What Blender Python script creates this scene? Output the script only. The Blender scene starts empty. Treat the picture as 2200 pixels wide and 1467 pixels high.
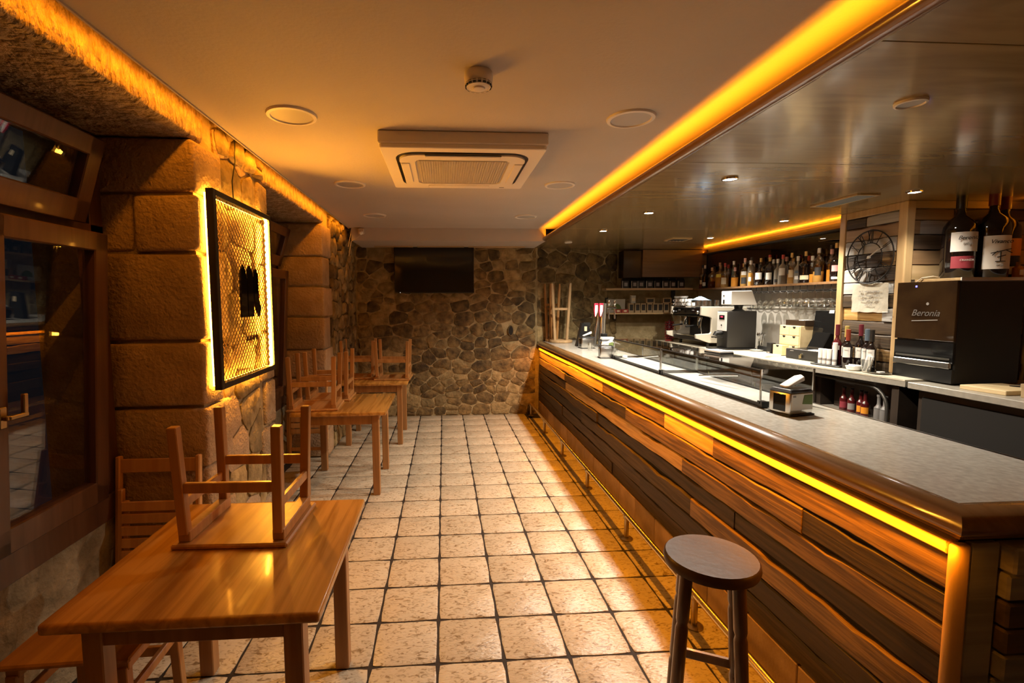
import bpy, bmesh, math, random
from mathutils import Vector, Matrix
R = random.Random(7)
PI = math.pi
C = bpy.context.scene.collection
scn = bpy.context.scene

# ------------------------------------------------------------------ camera, world, exposure, large lights
CAM = Vector((0, 0, 1.667))
yaw, pitch, roll = 0.0661, 0.0827, -0.0048
Fv = Vector((math.sin(yaw)*math.cos(pitch), math.cos(yaw)*math.cos(pitch), -math.sin(pitch)))
Rv = Vector((math.cos(yaw), -math.sin(yaw), 0)); Uv = Rv.cross(Fv)
R2 = Rv*math.cos(roll)+Uv*math.sin(roll); U2 = Uv*math.cos(roll)-Rv*math.sin(roll)
cd = bpy.data.cameras.new('camera'); cam = bpy.data.objects.new('camera', cd); C.objects.link(cam)
cam.matrix_world = Matrix(((R2.x, U2.x, -Fv.x, CAM.x), (R2.y, U2.y, -Fv.y, CAM.y), (R2.z, U2.z, -Fv.z, CAM.z), (0, 0, 0, 1)))
cd.sensor_width = 36; cd.lens = 1032.94/2200*36; cd.shift_x = 78.3/2200; cd.shift_y = 1.5/2200; cd.clip_start = 0.05
scn.camera = cam
w = bpy.data.worlds.new('night'); scn.world = w; w.use_nodes = True
w.node_tree.nodes['Background'].inputs[0].default_value = (0.02, 0.025, 0.035, 1)
w.node_tree.nodes['Background'].inputs[1].default_value = 0.15
scn.view_settings.view_transform = 'Standard'; scn.view_settings.look = 'None'
scn.view_settings.exposure = 0.0; scn.view_settings.gamma = 1.0; scn.view_settings.use_curve_mapping = False
scn.cycles.use_denoising = True
scn.cycles.max_bounces = 10; scn.cycles.transparent_max_bounces = 24; scn.cycles.sample_clamp_indirect = 6.0
scn.cycles.caustics_reflective = False; scn.cycles.caustics_refractive = False

AMBER = (1.0, 0.31, 0.008); WARM = (1.0, 0.89, 0.74)
ZC, ZS = 2.61, 2.455          # plaster ceiling, lower panelled ceiling over the bar

def strip_light(name, loc, length, width, aim, energy, col=AMBER, spread=180):
    """LED strip lamp running along Y, aimed along a direction in the XZ plane"""
    l = bpy.data.lights.new(name, 'AREA'); l.shape = 'RECTANGLE'; l.size = width; l.size_y = length
    l.energy = energy; l.color = col; l.spread = math.radians(spread)
    o = bpy.data.objects.new(name, l); C.objects.link(o)
    z = -Vector(aim).normalized(); y = Vector((0, 1, 0)); x = y.cross(z)
    o.matrix_world = Matrix(((x.x, y.x, z.x, loc[0]), (x.y, y.y, z.y, loc[1]), (x.z, y.z, z.z, loc[2]), (0, 0, 0, 1)))
    return o
strip_light('led_lamp_left_ceiling_gap', (-1.194, 2.75, 2.606), 6.9, .012, (-.75, 0, -.7), 22)
strip_light('led_lamp_cove', (1.342, 2.44, 2.479), 7.5, .014, (-.7, 0, 1), 42)
strip_light('led_lamp_under_counter', (1.374, 4.04, 1.0), 5.8, .012, (-.10, 0, -1), 34)
strip_light('led_lamp_mirror_ledge', (3.985, 5.8, 2.408), 2.9, .012, (-.3, 0, 1), 5)
strip_light('led_lamp_back_ledge', (4.55, 2.3, 2.405), 2.4, .012, (-.4, 0, 1), 6)
SPOTS = [(1.849, 3.057), (1.825, 4.231), (1.777, 5.314), (3.343, 4.585), (3.31, 5.842), (3.423, 3.351)]
for i, (x, y) in enumerate(SPOTS):
    l = bpy.data.lights.new('downlight_lamp', 'SPOT'); l.energy = (175, 175, 165, 170, 175, 44)[i]; l.color = WARM; l.spot_size = math.radians(150 if i < 3 else 125); l.spot_blend = .7
    l.shadow_soft_size = .018
    o = bpy.data.objects.new('downlight_lamp', l); C.objects.link(o); o.location = (x, y, ZS-.03)

# ------------------------------------------------------------------ helpers
def tag(o, label=None, cat=None, group=None, kind=None):
    if label: o['label'] = label
    if cat: o['category'] = cat
    if group: o['group'] = group
    if kind: o['kind'] = kind
    return o
def thing(name, label, cat, loc=(0, 0, 0), rz=0, group=None):
    o = bpy.data.objects.new(name, None); C.objects.link(o); o.empty_display_size = .1
    o.location = loc; o.rotation_euler = (0, 0, rz)
    return tag(o, label, cat, group)
def link(name, me, parent=None, loc=None, rot=None):
    o = bpy.data.objects.new(name, me); C.objects.link(o)
    if parent: o.parent = parent
    if loc: o.location = loc
    if rot: o.rotation_euler = rot
    return o
def dup(root, loc=None, rz=None, label=None, group=None):
    r = root.copy(); C.objects.link(r)
    if loc is not None: r.location = loc
    if rz is not None: r.rotation_euler = (0, 0, rz)
    if label: r['label'] = label
    if group: r['group'] = group
    for ch in list(root.children):
        c = ch.copy(); C.objects.link(c); c.parent = r
        for g in ch.children:
            d = g.copy(); C.objects.link(d); d.parent = c
    return r

class MB:
    def __init__(s): s.v = []; s.f = []; s.m = []; s.mi = 0
    def add(s, vs, fs):
        b = len(s.v); s.v += [tuple(v) for v in vs]
        for f in fs: s.f.append([b+i for i in f]); s.m.append(s.mi)
        return s
    def box(s, x0, x1, y0, y1, z0, z1):
        return s.add([(x0,y0,z0),(x1,y0,z0),(x1,y1,z0),(x0,y1,z0),(x0,y0,z1),(x1,y0,z1),(x1,y1,z1),(x0,y1,z1)],
              [(3,2,1,0),(4,5,6,7),(0,1,5,4),(1,2,6,5),(2,3,7,6),(3,0,4,7)])
    def bar(s, p0, p1, wx, wy=None, up=(0, 1, 0), wx1=None, wy1=None):
        """square bar between two points"""
        p0, p1 = Vector(p0), Vector(p1); wy = wy or wx; wx1 = wx1 or wx; wy1 = wy1 or wy
        d = (p1-p0).normalized(); u = Vector(up); a = u.cross(d)
        if a.length < 1e-4: a = Vector((1, 0, 0)).cross(d)
        a.normalize(); b = d.cross(a)
        vs = [p0+a*sx*wx/2+b*sy*wy/2 for sx, sy in ((-1,-1),(1,-1),(1,1),(-1,1))]+[p1+a*sx*wx1/2+b*sy*wy1/2 for sx, sy in ((-1,-1),(1,-1),(1,1),(-1,1))]
        return s.add(vs, [(3,2,1,0),(4,5,6,7),(0,1,5,4),(1,2,6,5),(2,3,7,6),(3,0,4,7)])
    def prism(s, poly, h0, h1, ax='z'):
        n = len(poly); P = (lambda a, b, h: (a, b, h)) if ax == 'z' else ((lambda a, b, h: (a, h, b)) if ax == 'y' else (lambda a, b, h: (h, a, b)))
        vs = [P(a, b, h0) for a, b in poly]+[P(a, b, h1) for a, b in poly]
        return s.add(vs, [tuple(range(n))[::-1], tuple(range(n, 2*n))]+[(i, (i+1) % n, n+(i+1) % n, n+i) for i in range(n)])
    def lathe(s, prof, n=16, c=(0, 0, 0), cap=True):
        """profile of (r, z) from bottom to top"""
        vs = []; fs = []; m = len(prof)
        for r, z in prof:
            for k in range(n): a = 2*PI*k/n; vs.append((c[0]+r*math.cos(a), c[1]+r*math.sin(a), c[2]+z))
        for j in range(m-1):
            for k in range(n): k2 = (k+1) % n; fs.append((j*n+k, j*n+k2, (j+1)*n+k2, (j+1)*n+k))
        if cap: fs += [tuple(range(n))[::-1], tuple(range((m-1)*n, m*n))]
        return s.add(vs, fs)
    def tube(s, pts, r, n=8, closed=False, r1=None):
        pts = [Vector(p) for p in pts]; m = len(pts); vs = []; fs = []; pa = None
        for i, p in enumerate(pts):
            d = (pts[(i+1) % m]-pts[i-1]) if closed else (pts[min(i+1, m-1)]-pts[max(i-1, 0)])
            d.normalize()
            if pa is None:
                a = d.cross(Vector((0, 0, 1)) if abs(d.z) < .9 else Vector((1, 0, 0)))
            else: a = pa-d*pa.dot(d)
            a.normalize(); pa = a; b = d.cross(a)
            rr = r if r1 is None else r+(r1-r)*i/(m-1)
            for k in range(n): t = 2*PI*k/n; vs.append(p+a*rr*math.cos(t)+b*rr*math.sin(t))
        for i in range(m if closed else m-1):
            i2 = (i+1) % m
            for k in range(n): k2 = (k+1) % n; fs.append((i*n+k, i*n+k2, i2*n+k2, i2*n+k))
        if not closed: fs += [tuple(range(n))[::-1], tuple(range((m-1)*n, m*n))]
        return s.add(vs, fs)
    def mesh(s, name, mats, smooth=False, bevel=0, seg=1):
        me = bpy.data.meshes.new(name); me.from_pydata(s.v, [], s.f)
        mats = mats if isinstance(mats, (list, tuple)) else [mats]
        for m in mats: me.materials.append(m)
        for p, mi in zip(me.polygons, s.m): p.material_index = mi
        bm = bmesh.new(); bm.from_mesh(me)
        bmesh.ops.recalc_face_normals(bm, faces=bm.faces)
        if bevel:
            bmesh.ops.bevel(bm, geom=[e for e in bm.edges if len(e.link_faces) == 2 and e.calc_face_angle(0) > .5], offset=bevel, segments=seg, affect='EDGES', profile=.5, clamp_overlap=True)
        bm.to_mesh(me); bm.free()
        if smooth:
            me.polygons.foreach_set('use_smooth', [True]*len(me.polygons))
            try: me.set_sharp_from_angle(angle=math.radians(smooth if smooth > 1 else 40))
            except Exception: pass
        return me
    def build(s, name, mats, parent=None, smooth=False, bevel=0, seg=1, loc=None, rot=None):
        return link(name, s.mesh(name, mats, smooth, bevel, seg), parent, loc, rot)
def box(name, mat, x0, x1, y0, y1, z0, z1, parent=None, bevel=0, seg=1):
    return MB().box(x0, x1, y0, y1, z0, z1).build(name, mat, parent, bevel=bevel, seg=seg)

# ------------------------------------------------------------------ materials
def mat(name, col, rough=.5, metal=0, col2=None, scale=8., detail=4, bump=0, bscale=None, rnd=0, coat=0, trans=0, ior=1.45, emit=0, ecol=None, spec=None, lo=.35, hi=.65, dist=0, col3=None):
    m = bpy.data.materials.new(name); m.use_nodes = True; nt = m.node_tree; N = nt.nodes; L = nt.links
    p = N['Principled BSDF']; p.inputs['Base Color'].default_value = (*col, 1); p.inputs['Roughness'].default_value = rough; p.inputs['Metallic'].default_value = metal
    p.inputs['IOR'].default_value = ior
    if coat: p.inputs['Coat Weight'].default_value = coat; p.inputs['Coat Roughness'].default_value = .08
    if trans: p.inputs['Transmission Weight'].default_value = trans
    if spec is not None: p.inputs['Specular IOR Level'].default_value = spec
    if emit: p.inputs['Emission Color'].default_value = (*(ecol or col), 1); p.inputs['Emission Strength'].default_value = emit
    out = None
    if col2 or bump or rnd:
        tc = N.new('ShaderNodeTexCoord'); oi = N.new('ShaderNodeObjectInfo')
        mp = N.new('ShaderNodeMapping'); L.new(tc.outputs['Object'], mp.inputs[0])
        off = N.new('ShaderNodeVectorMath'); off.operation = 'SCALE'; off.inputs[0].default_value = (37, 17, 23); L.new(oi.outputs['Random'], off.inputs['Scale']); L.new(off.outputs[0], mp.inputs['Location'])
        sc = scale if isinstance(scale, (tuple, list)) else (scale,)*3; mp.inputs['Scale'].default_value = sc
        nz = N.new('ShaderNodeTexNoise'); nz.inputs['Scale'].default_value = 1; nz.inputs['Detail'].default_value = detail; nz.inputs['Distortion'].default_value = dist; L.new(mp.outputs[0], nz.inputs['Vector'])
        if col2:
            cr = N.new('ShaderNodeValToRGB'); cr.color_ramp.elements[0].position = lo; cr.color_ramp.elements[1].position = hi
            cr.color_ramp.elements[0].color = (*col, 1); cr.color_ramp.elements[1].color = (*col2, 1)
            if col3: e = cr.color_ramp.elements.new(1.0); e.color = (*col3, 1)
            L.new(nz.outputs[0], cr.inputs[0]); out = cr.outputs[0]
        if rnd:
            hs = N.new('ShaderNodeHueSaturation'); mr = N.new('ShaderNodeMapRange'); mr.inputs['To Min'].default_value = 1-rnd; mr.inputs['To Max'].default_value = 1+rnd
            L.new(oi.outputs['Random'], mr.inputs['Value']); L.new(mr.outputs[0], hs.inputs['Value'])
            if out: L.new(out, hs.inputs['Color'])
            else: hs.inputs['Color'].default_value = (*col, 1)
            out = hs.outputs[0]
        if out: L.new(out, p.inputs['Base Color'])
        if bump:
            bp = N.new('ShaderNodeBump'); bp.inputs['Strength'].default_value = 1; bp.inputs['Distance'].default_value = bump
            src = nz.outputs[0]
            if bscale:
                mp2 = N.new('ShaderNodeMapping'); L.new(tc.outputs['Object'], mp2.inputs[0]); L.new(off.outputs[0], mp2.inputs['Location'])
                mp2.inputs['Scale'].default_value = bscale if isinstance(bscale, (tuple, list)) else (bscale,)*3
                n2 = N.new('ShaderNodeTexNoise'); n2.inputs['Scale'].default_value = 1; n2.inputs['Detail'].default_value = 5; L.new(mp2.outputs[0], n2.inputs['Vector']); src = n2.outputs[0]
            L.new(src, bp.inputs['Height']); L.new(bp.outputs[0], p.inputs['Normal'])
    return m
def glass(name, tint=(1, 1, 1), rough=.0, dens=0.0, refl=1.0, base=.045):
    """thin sheet glass: clear (or tinted) with fresnel reflections"""
    m = bpy.data.materials.new(name); m.use_nodes = True; nt = m.node_tree; N = nt.nodes; L = nt.links
    N.remove(N['Principled BSDF'])
    t = N.new('ShaderNodeBsdfTransparent'); t.inputs[0].default_value = (*[c*(1-dens) for c in tint], 1)
    g = N.new('ShaderNodeBsdfGlossy'); g.inputs['Roughness'].default_value = rough; g.inputs[0].default_value = (refl, refl, refl, 1)
    ge = N.new('ShaderNodeNewGeometry'); dt = N.new('ShaderNodeVectorMath'); dt.operation = 'DOT_PRODUCT'; L.new(ge.outputs['Incoming'], dt.inputs[0]); L.new(ge.outputs['Normal'], dt.inputs[1])
    ab = N.new('ShaderNodeMath'); ab.operation = 'ABSOLUTE'; L.new(dt.outputs['Value'], ab.inputs[0])
    iv = N.new('ShaderNodeMath'); iv.operation = 'SUBTRACT'; iv.inputs[0].default_value = 1; L.new(ab.outputs[0], iv.inputs[1])
    pw = N.new('ShaderNodeMath'); pw.operation = 'POWER'; pw.inputs[1].default_value = 5; L.new(iv.outputs[0], pw.inputs[0])
    f = N.new('ShaderNodeMath'); f.operation = 'MULTIPLY_ADD'; f.inputs[1].default_value = .9; f.inputs[2].default_value = base; L.new(pw.outputs[0], f.inputs[0])
    mx = N.new('ShaderNodeMixShader'); L.new(f.outputs[0], mx.inputs[0]); L.new(t.outputs[0], mx.inputs[1]); L.new(g.outputs[0], mx.inputs[2]); L.new(mx.outputs[0], N['Material Output'].inputs[0])
    return m

M = {}
M['plaster'] = mat('ceiling_plaster', (.48, .43, .375), .85, col2=(.52, .465, .41), scale=1.3, bump=.002, bscale=60)
M['white_paint'] = mat('white_paint', (.74, .68, .60), .5)
M['grout'] = mat('dark_grout', (.018, .012, .008), .8, bump=.002, bscale=120)
M['tile'] = mat('rustic_floor_tile', (.22, .155, .08), .30, col2=(.52, .455, .335), scale=(26, 48, 26), detail=8, lo=.33, hi=.49, bump=.004, bscale=(40, 80, 40), rnd=.07, dist=1.6)
M['kick_tile'] = mat('brown_kick_tile', (.30, .19, .095), .4, col2=(.42, .28, .15), scale=8, bump=.002, bscale=60, rnd=.15)
M['mortar'] = mat('wall_mortar', (.30, .225, .105), .95, col2=(.44, .34, .18), scale=9, bump=.012, bscale=40)
M['stone'] = mat('field_stone', (.06, .038, .014), .8, col2=(.23, .155, .06), scale=11, detail=7, lo=.34, hi=.68, bump=.016, bscale=26, rnd=.45)
M['stone_light'] = mat('pale_field_stone', (.17, .12, .05), .85, col2=(.35, .26, .12), scale=11, detail=7, bump=.016, bscale=28, rnd=.3)
M['ashlar'] = mat('tooled_sandstone', (.33, .225, .125), .85, col2=(.47, .335, .20), scale=7, detail=8, lo=.3, hi=.7, bump=.016, bscale=(48, 48, 48), rnd=.12)
M['ashlar_rough'] = mat('pecked_sandstone', (.33, .235, .135), .85, col2=(.46, .35, .22), scale=14, bump=.03, bscale=(55, 70, 55), rnd=.12)
M['lintel'] = mat('pecked_lintel_stone', (.30, .20, .10), .85, col2=(.50, .36, .21), scale=(14, 30, 14), bump=.08, bscale=(26, 34, 14), rnd=.1)
M['rough_wall'] = mat('rough_rendered_wall', (.17, .135, .075), .95, col2=(.32, .27, .17), scale=6, detail=8, bump=.03, bscale=14)
def wood(name, a, b, axis='y', rough=.4, rnd=.1, coat=0, k=1., bump=.0006, lo=.36, hi=.64):
    sc = {'x': (1.2*k, 22*k, 22*k), 'y': (22*k, 1.2*k, 22*k), 'z': (22*k, 22*k, 1.2*k)}[axis]
    return mat(name, a, rough, col2=b, scale=sc, detail=5, dist=.6, bump=bump, rnd=rnd, coat=coat, lo=lo, hi=hi)
M['table'] = wood('varnished_oak_table', (.34, .155, .028), (.55, .28, .06), 'y', .27, .06, .25, lo=.40, hi=.60)
M['table_leg'] = wood('varnished_oak_leg', (.26, .12, .036), (.36, .18, .06), 'z', .4, .06)
M['stool_wood'] = wood('light_varnished_wood', (.34, .165, .05), (.48, .25, .085), 'z', .4, .08)
M['stool_seat'] = wood('light_varnished_seat', (.36, .17, .05), (.52, .27, .09), 'y', .4, .08)
M['fold_wood'] = wood('honey_beech', (.50, .25, .08), (.62, .34, .12), 'z', .4, .08)
M['bar_stool'] = wood('dark_brown_stool_wood', (.075, .04, .022), (.12, .068, .038), 'z', .3, .08, .3)
M['bar_stool_top'] = mat('worn_brown_stool_top', (.055, .032, .02), .36, spec=.12, col2=(.085, .054, .035), scale=9, detail=7, rnd=.05, bump=.0008, bscale=40)
M['pale_stool'] = wood('pale_beech_stool', (.42, .27, .13), (.52, .35, .18), 'z', .45, .08)
M['b_pine'] = wood('pine_board', (.44, .26, .075), (.66, .43, .16), 'y', .5, .10, k=2.4, bump=.002, lo=.40, hi=.60)
M['b_mid'] = wood('walnut_board', (.11, .060, .02), (.26, .152, .055), 'y', .5, .12, k=2.4, bump=.003, lo=.40, hi=.60)
M['b_dark'] = wood('dark_weathered_board', (.035, .022, .011), (.085, .054, .027), 'y', .6, .15, k=2.4, bump=.003)
M['b_black'] = wood('black_stained_board', (.024, .015, .008), (.052, .032, .017), 'y', .55, .15, k=2.4, bump=.003)
M['b_dark_x'] = wood('dark_weathered_plank', (.075, .05, .032), (.14, .095, .06), 'x', .6, .15, bump=.003)
M['b_mid_x'] = wood('brown_plank', (.25, .15, .075), (.38, .235, .12), 'x', .5, .12, bump=.003)
M['b_pine_x'] = wood('pine_plank', (.50, .35, .17), (.64, .46, .25), 'x', .5, .1, bump=.002)
M['b_grey'] = wood('grey_weathered_plank', (.33, .32, .30), (.50, .49, .46), 'y', .6, .1, bump=.003)
M['b_grey_x'] = wood('grey_weathered_plank_across', (.22, .21, .19), (.34, .32, .29), 'x', .6, .1, bump=.003)
M['b_knot'] = wood('knotty_brown_plank', (.22, .13, .065), (.38, .25, .13), 'y', .5, .1, k=.7, bump=.003)
M['trim_wood'] = wood('varnished_pine_trim', (.50, .33, .15), (.60, .41, .20), 'z', .4, .06)
M['trim_wood_x'] = wood('varnished_pine_beam', (.46, .31, .15), (.56, .39, .19), 'x', .4, .06)
M['post_wood'] = wood('pine_corner_post', (.55, .33, .12), (.63, .40, .16), 'z', .42, .05)
M['edge_wood'] = wood('varnished_counter_edge', (.20, .10, .035), (.26, .135, .05), 'y', .22, .05, .5)
M['panel'] = mat('glossy_ceiling_panel', (.23, .15, .06), .2, col2=(.31, .21, .09), scale=(1.5, 9, 6), detail=6, dist=1.2, coat=.25, rnd=.06)
M['window_wood'] = wood('dark_red_brown_window_wood', (.075, .034, .015), (.11, .052, .024), 'z', .35, .05, .1)
M['granite'] = mat('grey_speckled_counter', (.38, .365, .32), .20, col2=(.52, .50, .45), scale=45, detail=8, lo=.3, hi=.72)
M['back_top'] = mat('cream_stone_worktop', (.60, .55, .43), .3, col2=(.68, .63, .50), scale=30)
M['back_edge'] = mat('grey_worktop_edge', (.30, .28, .23), .35, col2=(.36, .33, .28), scale=30)
M['steel'] = mat('brushed_steel', (.62, .61, .58), .26, 1)
M['gunmetal'] = mat('dark_grey_metal', (.10, .095, .085), .4, .6)
M['chrome'] = mat('chrome', (.80, .80, .80), .08, 1)
M['brass'] = mat('polished_brass_rail', (.78, .62, .32), .24, 1)
M['brass_dull'] = mat('dull_brass', (.42, .33, .18), .3, 1)
M['black'] = mat('black_plastic', (.012, .012, .012), .35)
M['black_gloss'] = mat('black_gloss', (.008, .008, .008), .06)
M['black_metal'] = mat('black_metal', (.022, .020, .018), .45, .2)
M['dark_void'] = mat('dark_cabinet_interior', (.012, .010, .008), .8)
M['cab_dark'] = mat('dark_brown_laminate', (.035, .025, .018), .45, col2=(.05, .035, .025), scale=6)
M['cab_brown'] = wood('brown_cupboard_face', (.15, .08, .035), (.20, .11, .05), 'x', .35, .05, .2)
M['grey_wall'] = mat('grey_splashback', (.34, .325, .295), .35, col2=(.40, .385, .35), scale=5)
M['mirror'] = mat('smoked_mirror', (.22, .19, .165), .015, 1)
M['white'] = mat('white_plastic', (.80, .79, .75), .35)
M['cream'] = mat('cream_enamel', (.66, .61, .50), .3)
M['paper'] = mat('white_paper', (.82, .80, .76), .8)
M['paper_cream'] = mat('creased_cream_paper', (.48, .45, .36), .8, col2=(.55, .52, .42), scale=5, bump=.01, bscale=9)
M['label'] = mat('white_bottle_label', (.78, .76, .70), .6)
M['ink'] = mat('black_ink', (.02, .02, .02), .6)
M['grey_ink'] = mat('grey_print', (.30, .28, .26), .6)
M['red_label'] = mat('wine_red_label', (.30, .045, .06), .5)
M['dim_print'] = mat('dim_grey_print', (.20, .185, .17), .4)
M['gold_print'] = mat('pale_grey_print', (.42, .40, .37), .4)
M['orange_label'] = mat('orange_label', (.85, .33, .03), .5)
M['yellow_label'] = mat('yellow_label', (.80, .60, .06), .5)
M['pink_label'] = mat('pink_label', (.70, .34, .34), .5)
M['cream_label'] = mat('cream_label', (.70, .60, .40), .5)
M['wine_glass_dark'] = mat('dark_wine_bottle', (.010, .006, .005), .06, coat=.5)
M['rose_bottle'] = mat('dark_red_bottle', (.09, .012, .014), .06, coat=.5)
def liquor(name, c, t=.5): return mat(name, c, .04, trans=t, ior=1.33)
M['amber'] = liquor('amber_spirit_bottle', (.80, .34, .05)); M['gold'] = liquor('gold_spirit_bottle', (.82, .46, .12), .6); M['clear'] = liquor('clear_spirit_bottle', (.86, .80, .66), .7)
M['brown'] = liquor('brown_spirit_bottle', (.20, .055, .012), .5); M['greenish'] = liquor('pale_green_bottle', (.55, .62, .42), .8)
M['cork'] = mat('cork_stopper', (.62, .40, .22), .7); M['cap_red'] = mat('red_cap', (.45, .06, .05), .4); M['cap_gold'] = mat('gold_cap', (.75, .55, .22), .3, .6)
M['cap_white'] = mat('white_cap', (.8, .77, .7), .4); M['cap_black'] = mat('black_cap', (.02, .018, .016), .35); M['cap_pink'] = mat('pink_cap', (.72, .38, .32), .4)
M['cap_blue'] = mat('blue_grey_capsule', (.10, .14, .18), .4); M['cap_wine'] = mat('burgundy_capsule', (.13, .016, .026), .4); M['cap_orange'] = mat('rust_red_capsule', (.24, .04, .018), .4); M['cap_yellow'] = mat('yellow_capsule', (.42, .31, .09), .4)
M['pane'] = glass('window_pane', dens=.05); M['case_glass'] = glass('display_case_glass', (.98, .99, .985), dens=.0)
M['clear_neck'] = glass('clear_bottle_glass', (.95, .90, .82), .05, dens=.06, base=.22)
M['thin_glass'] = glass('thin_drinking_glass', (.96, .97, .96), .03, dens=.0, base=.24)
M['tray_white'] = mat('white_marble_tray', (.52, .51, .49), .4, col2=(.46, .455, .435), scale=6)
M['card'] = mat('kraft_card', (.42, .31, .17), .7); M['card_dark'] = mat('dark_printed_panel', (.03, .025, .02), .5)
M['bag'] = mat('black_foil_coffee_bag', (.02, .018, .016), .3, .3); M['bag_edge'] = mat('silver_foil_edge', (.34, .31, .27), .3, .7)
M['red_tin'] = mat('red_tin', (.34, .05, .035), .4); M['green_card'] = mat('white_green_carton', (.50, .49, .42), .6); M['green'] = mat('green_print', (.14, .20, .06), .6)
M['chest_wood'] = wood('pale_birch_chest', (.62, .48, .26), (.70, .56, .32), 'y', .5, .05)
M['cloth_blue'] = mat('pale_blue_cloth', (.30, .50, .72), .9, bump=.004, bscale=40)
M['porcelain'] = mat('white_porcelain', (.80, .80, .78), .2)
M['red_bead'] = mat('red_bead', (.30, .03, .03), .2)
M['tap_red'] = mat('red_tap_handle', (.55, .02, .05), .25, emit=.08, ecol=(.8, .03, .08))
M['led_red'] = mat('red_led_display', (.4, .02, .05), .4, emit=1.2, ecol=(1, .05, .12))
M['led_blue'] = mat('blue_led', (.1, .1, .6), .4, emit=6, ecol=(.12, .12, 1))
M['led_white'] = mat('tv_standby_led', (1, 1, 1), .4, emit=2, ecol=(1, .95, .9))
M['lamp_on'] = mat('lit_downlight_lens', (1, 1, 1), .4, emit=70, ecol=(1, .95, .86))
M['lamp_off'] = mat('unlit_frosted_lens', (.42, .39, .36), .5)
M['led_strip_front'] = mat('lit_bright_amber_led_strip', (1, .7, .2), .4, emit=600, ecol=(1, .40, .035))
M['led_strip'] = mat('lit_amber_led_strip', (1, .7, .2), .4, emit=90, ecol=(1, .40, .035))
M['sauce_red'] = mat('dark_red_sauce_bottle', (.10, .012, .012), .12, coat=.4); M['bottle_grey'] = mat('frosted_grey_bottle', (.22, .21, .20), .35)
M['wire'] = mat('black_wire', (.02, .018, .016), .4, .4); M['mesh_wire'] = mat('dark_rusty_mesh', (.10, .055, .022), .5, .2)
M['amber_screen'] = mat('fridge_smoked_door', (.030, .016, .008), .05, col2=(.05, .028, .012), scale=5)
M['plug'] = mat('cream_plastic', (.60, .52, .40), .5)
M['rubber'] = mat('grey_rubber', (.12, .12, .12), .7)
M['veneer_dark'] = mat('dark_glossy_veneer', (.04, .025, .015), .2)

def text(name, body, size, m, parent, loc, rot, shear=0, ext=.0006, align='CENTER', sx=1):
    cu = bpy.data.curves.new(name, 'FONT'); cu.body = body; cu.size = size; cu.shear = shear; cu.extrude = ext; cu.align_x = align; cu.align_y = 'CENTER'; cu.materials.append(m); cu.resolution_u = 3
    t_ = bpy.data.objects.new('tmp', cu); me = bpy.data.meshes.new_from_object(t_); bpy.data.objects.remove(t_)
    o = link(name, me, parent, loc, rot); o.scale = (sx, 1, 1)
    return o
FACE_NEG_X = (PI/2, 0, -PI/2); FACE_NEG_Y = (PI/2, 0, 0)

# ------------------------------------------------------------------ stone laying
def clip_cell(poly, p, q, asp):
    """keep the part of poly nearer to p than q (metric scaled in the second axis)"""
    mx, my = (p[0]+q[0])/2, (p[1]+q[1])/2; nx, ny = q[0]-p[0], (q[1]-p[1])*asp*asp
    out = []
    for i in range(len(poly)):
        a, b = poly[i], poly[(i+1) % len(poly)]
        da = (a[0]-mx)*nx+(a[1]-my)*ny; db = (b[0]-mx)*nx+(b[1]-my)*ny
        if da <= 0: out.append(a)
        if (da < 0 < db) or (db < 0 < da): t = da/(da-db); out.append((a[0]+(b[0]-a[0])*t, a[1]+(b[1]-a[1])*t))
    return out
def cells(s0, s1, t0, t1, sw, th, rng, jit=.32):
    pts = []; t = t0
    while t < t1-.02:
        hh = th*rng.uniform(.5, 1.7); s = s0-rng.uniform(0, sw)
        while s < s1:
            ww = sw*rng.uniform(.45, 1.75)
            if rng.random() < .18 and hh > th*.9:
                pts.append((s+ww/2, t+hh*.25)); pts.append((s+ww/2+rng.uniform(-.03, .03), t+hh*.78))
            else: pts.append((s+ww/2+rng.uniform(-jit, jit)*sw*.4, t+hh/2+rng.uniform(-jit, jit)*hh*.7))
            s += ww
        t += hh
    asp = sw/th*.8; out = []
    for i, p in enumerate(pts):
        poly = [(s0, t0), (s1, t0), (s1, t1), (s0, t1)]
        for q in sorted(pts, key=lambda q: (q[0]-p[0])**2+((q[1]-p[1])*asp)**2)[1:26]:
            poly = clip_cell(poly, p, q, asp)
            if not poly: break
        if len(poly) > 2: out.append(poly)
    return out
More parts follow.
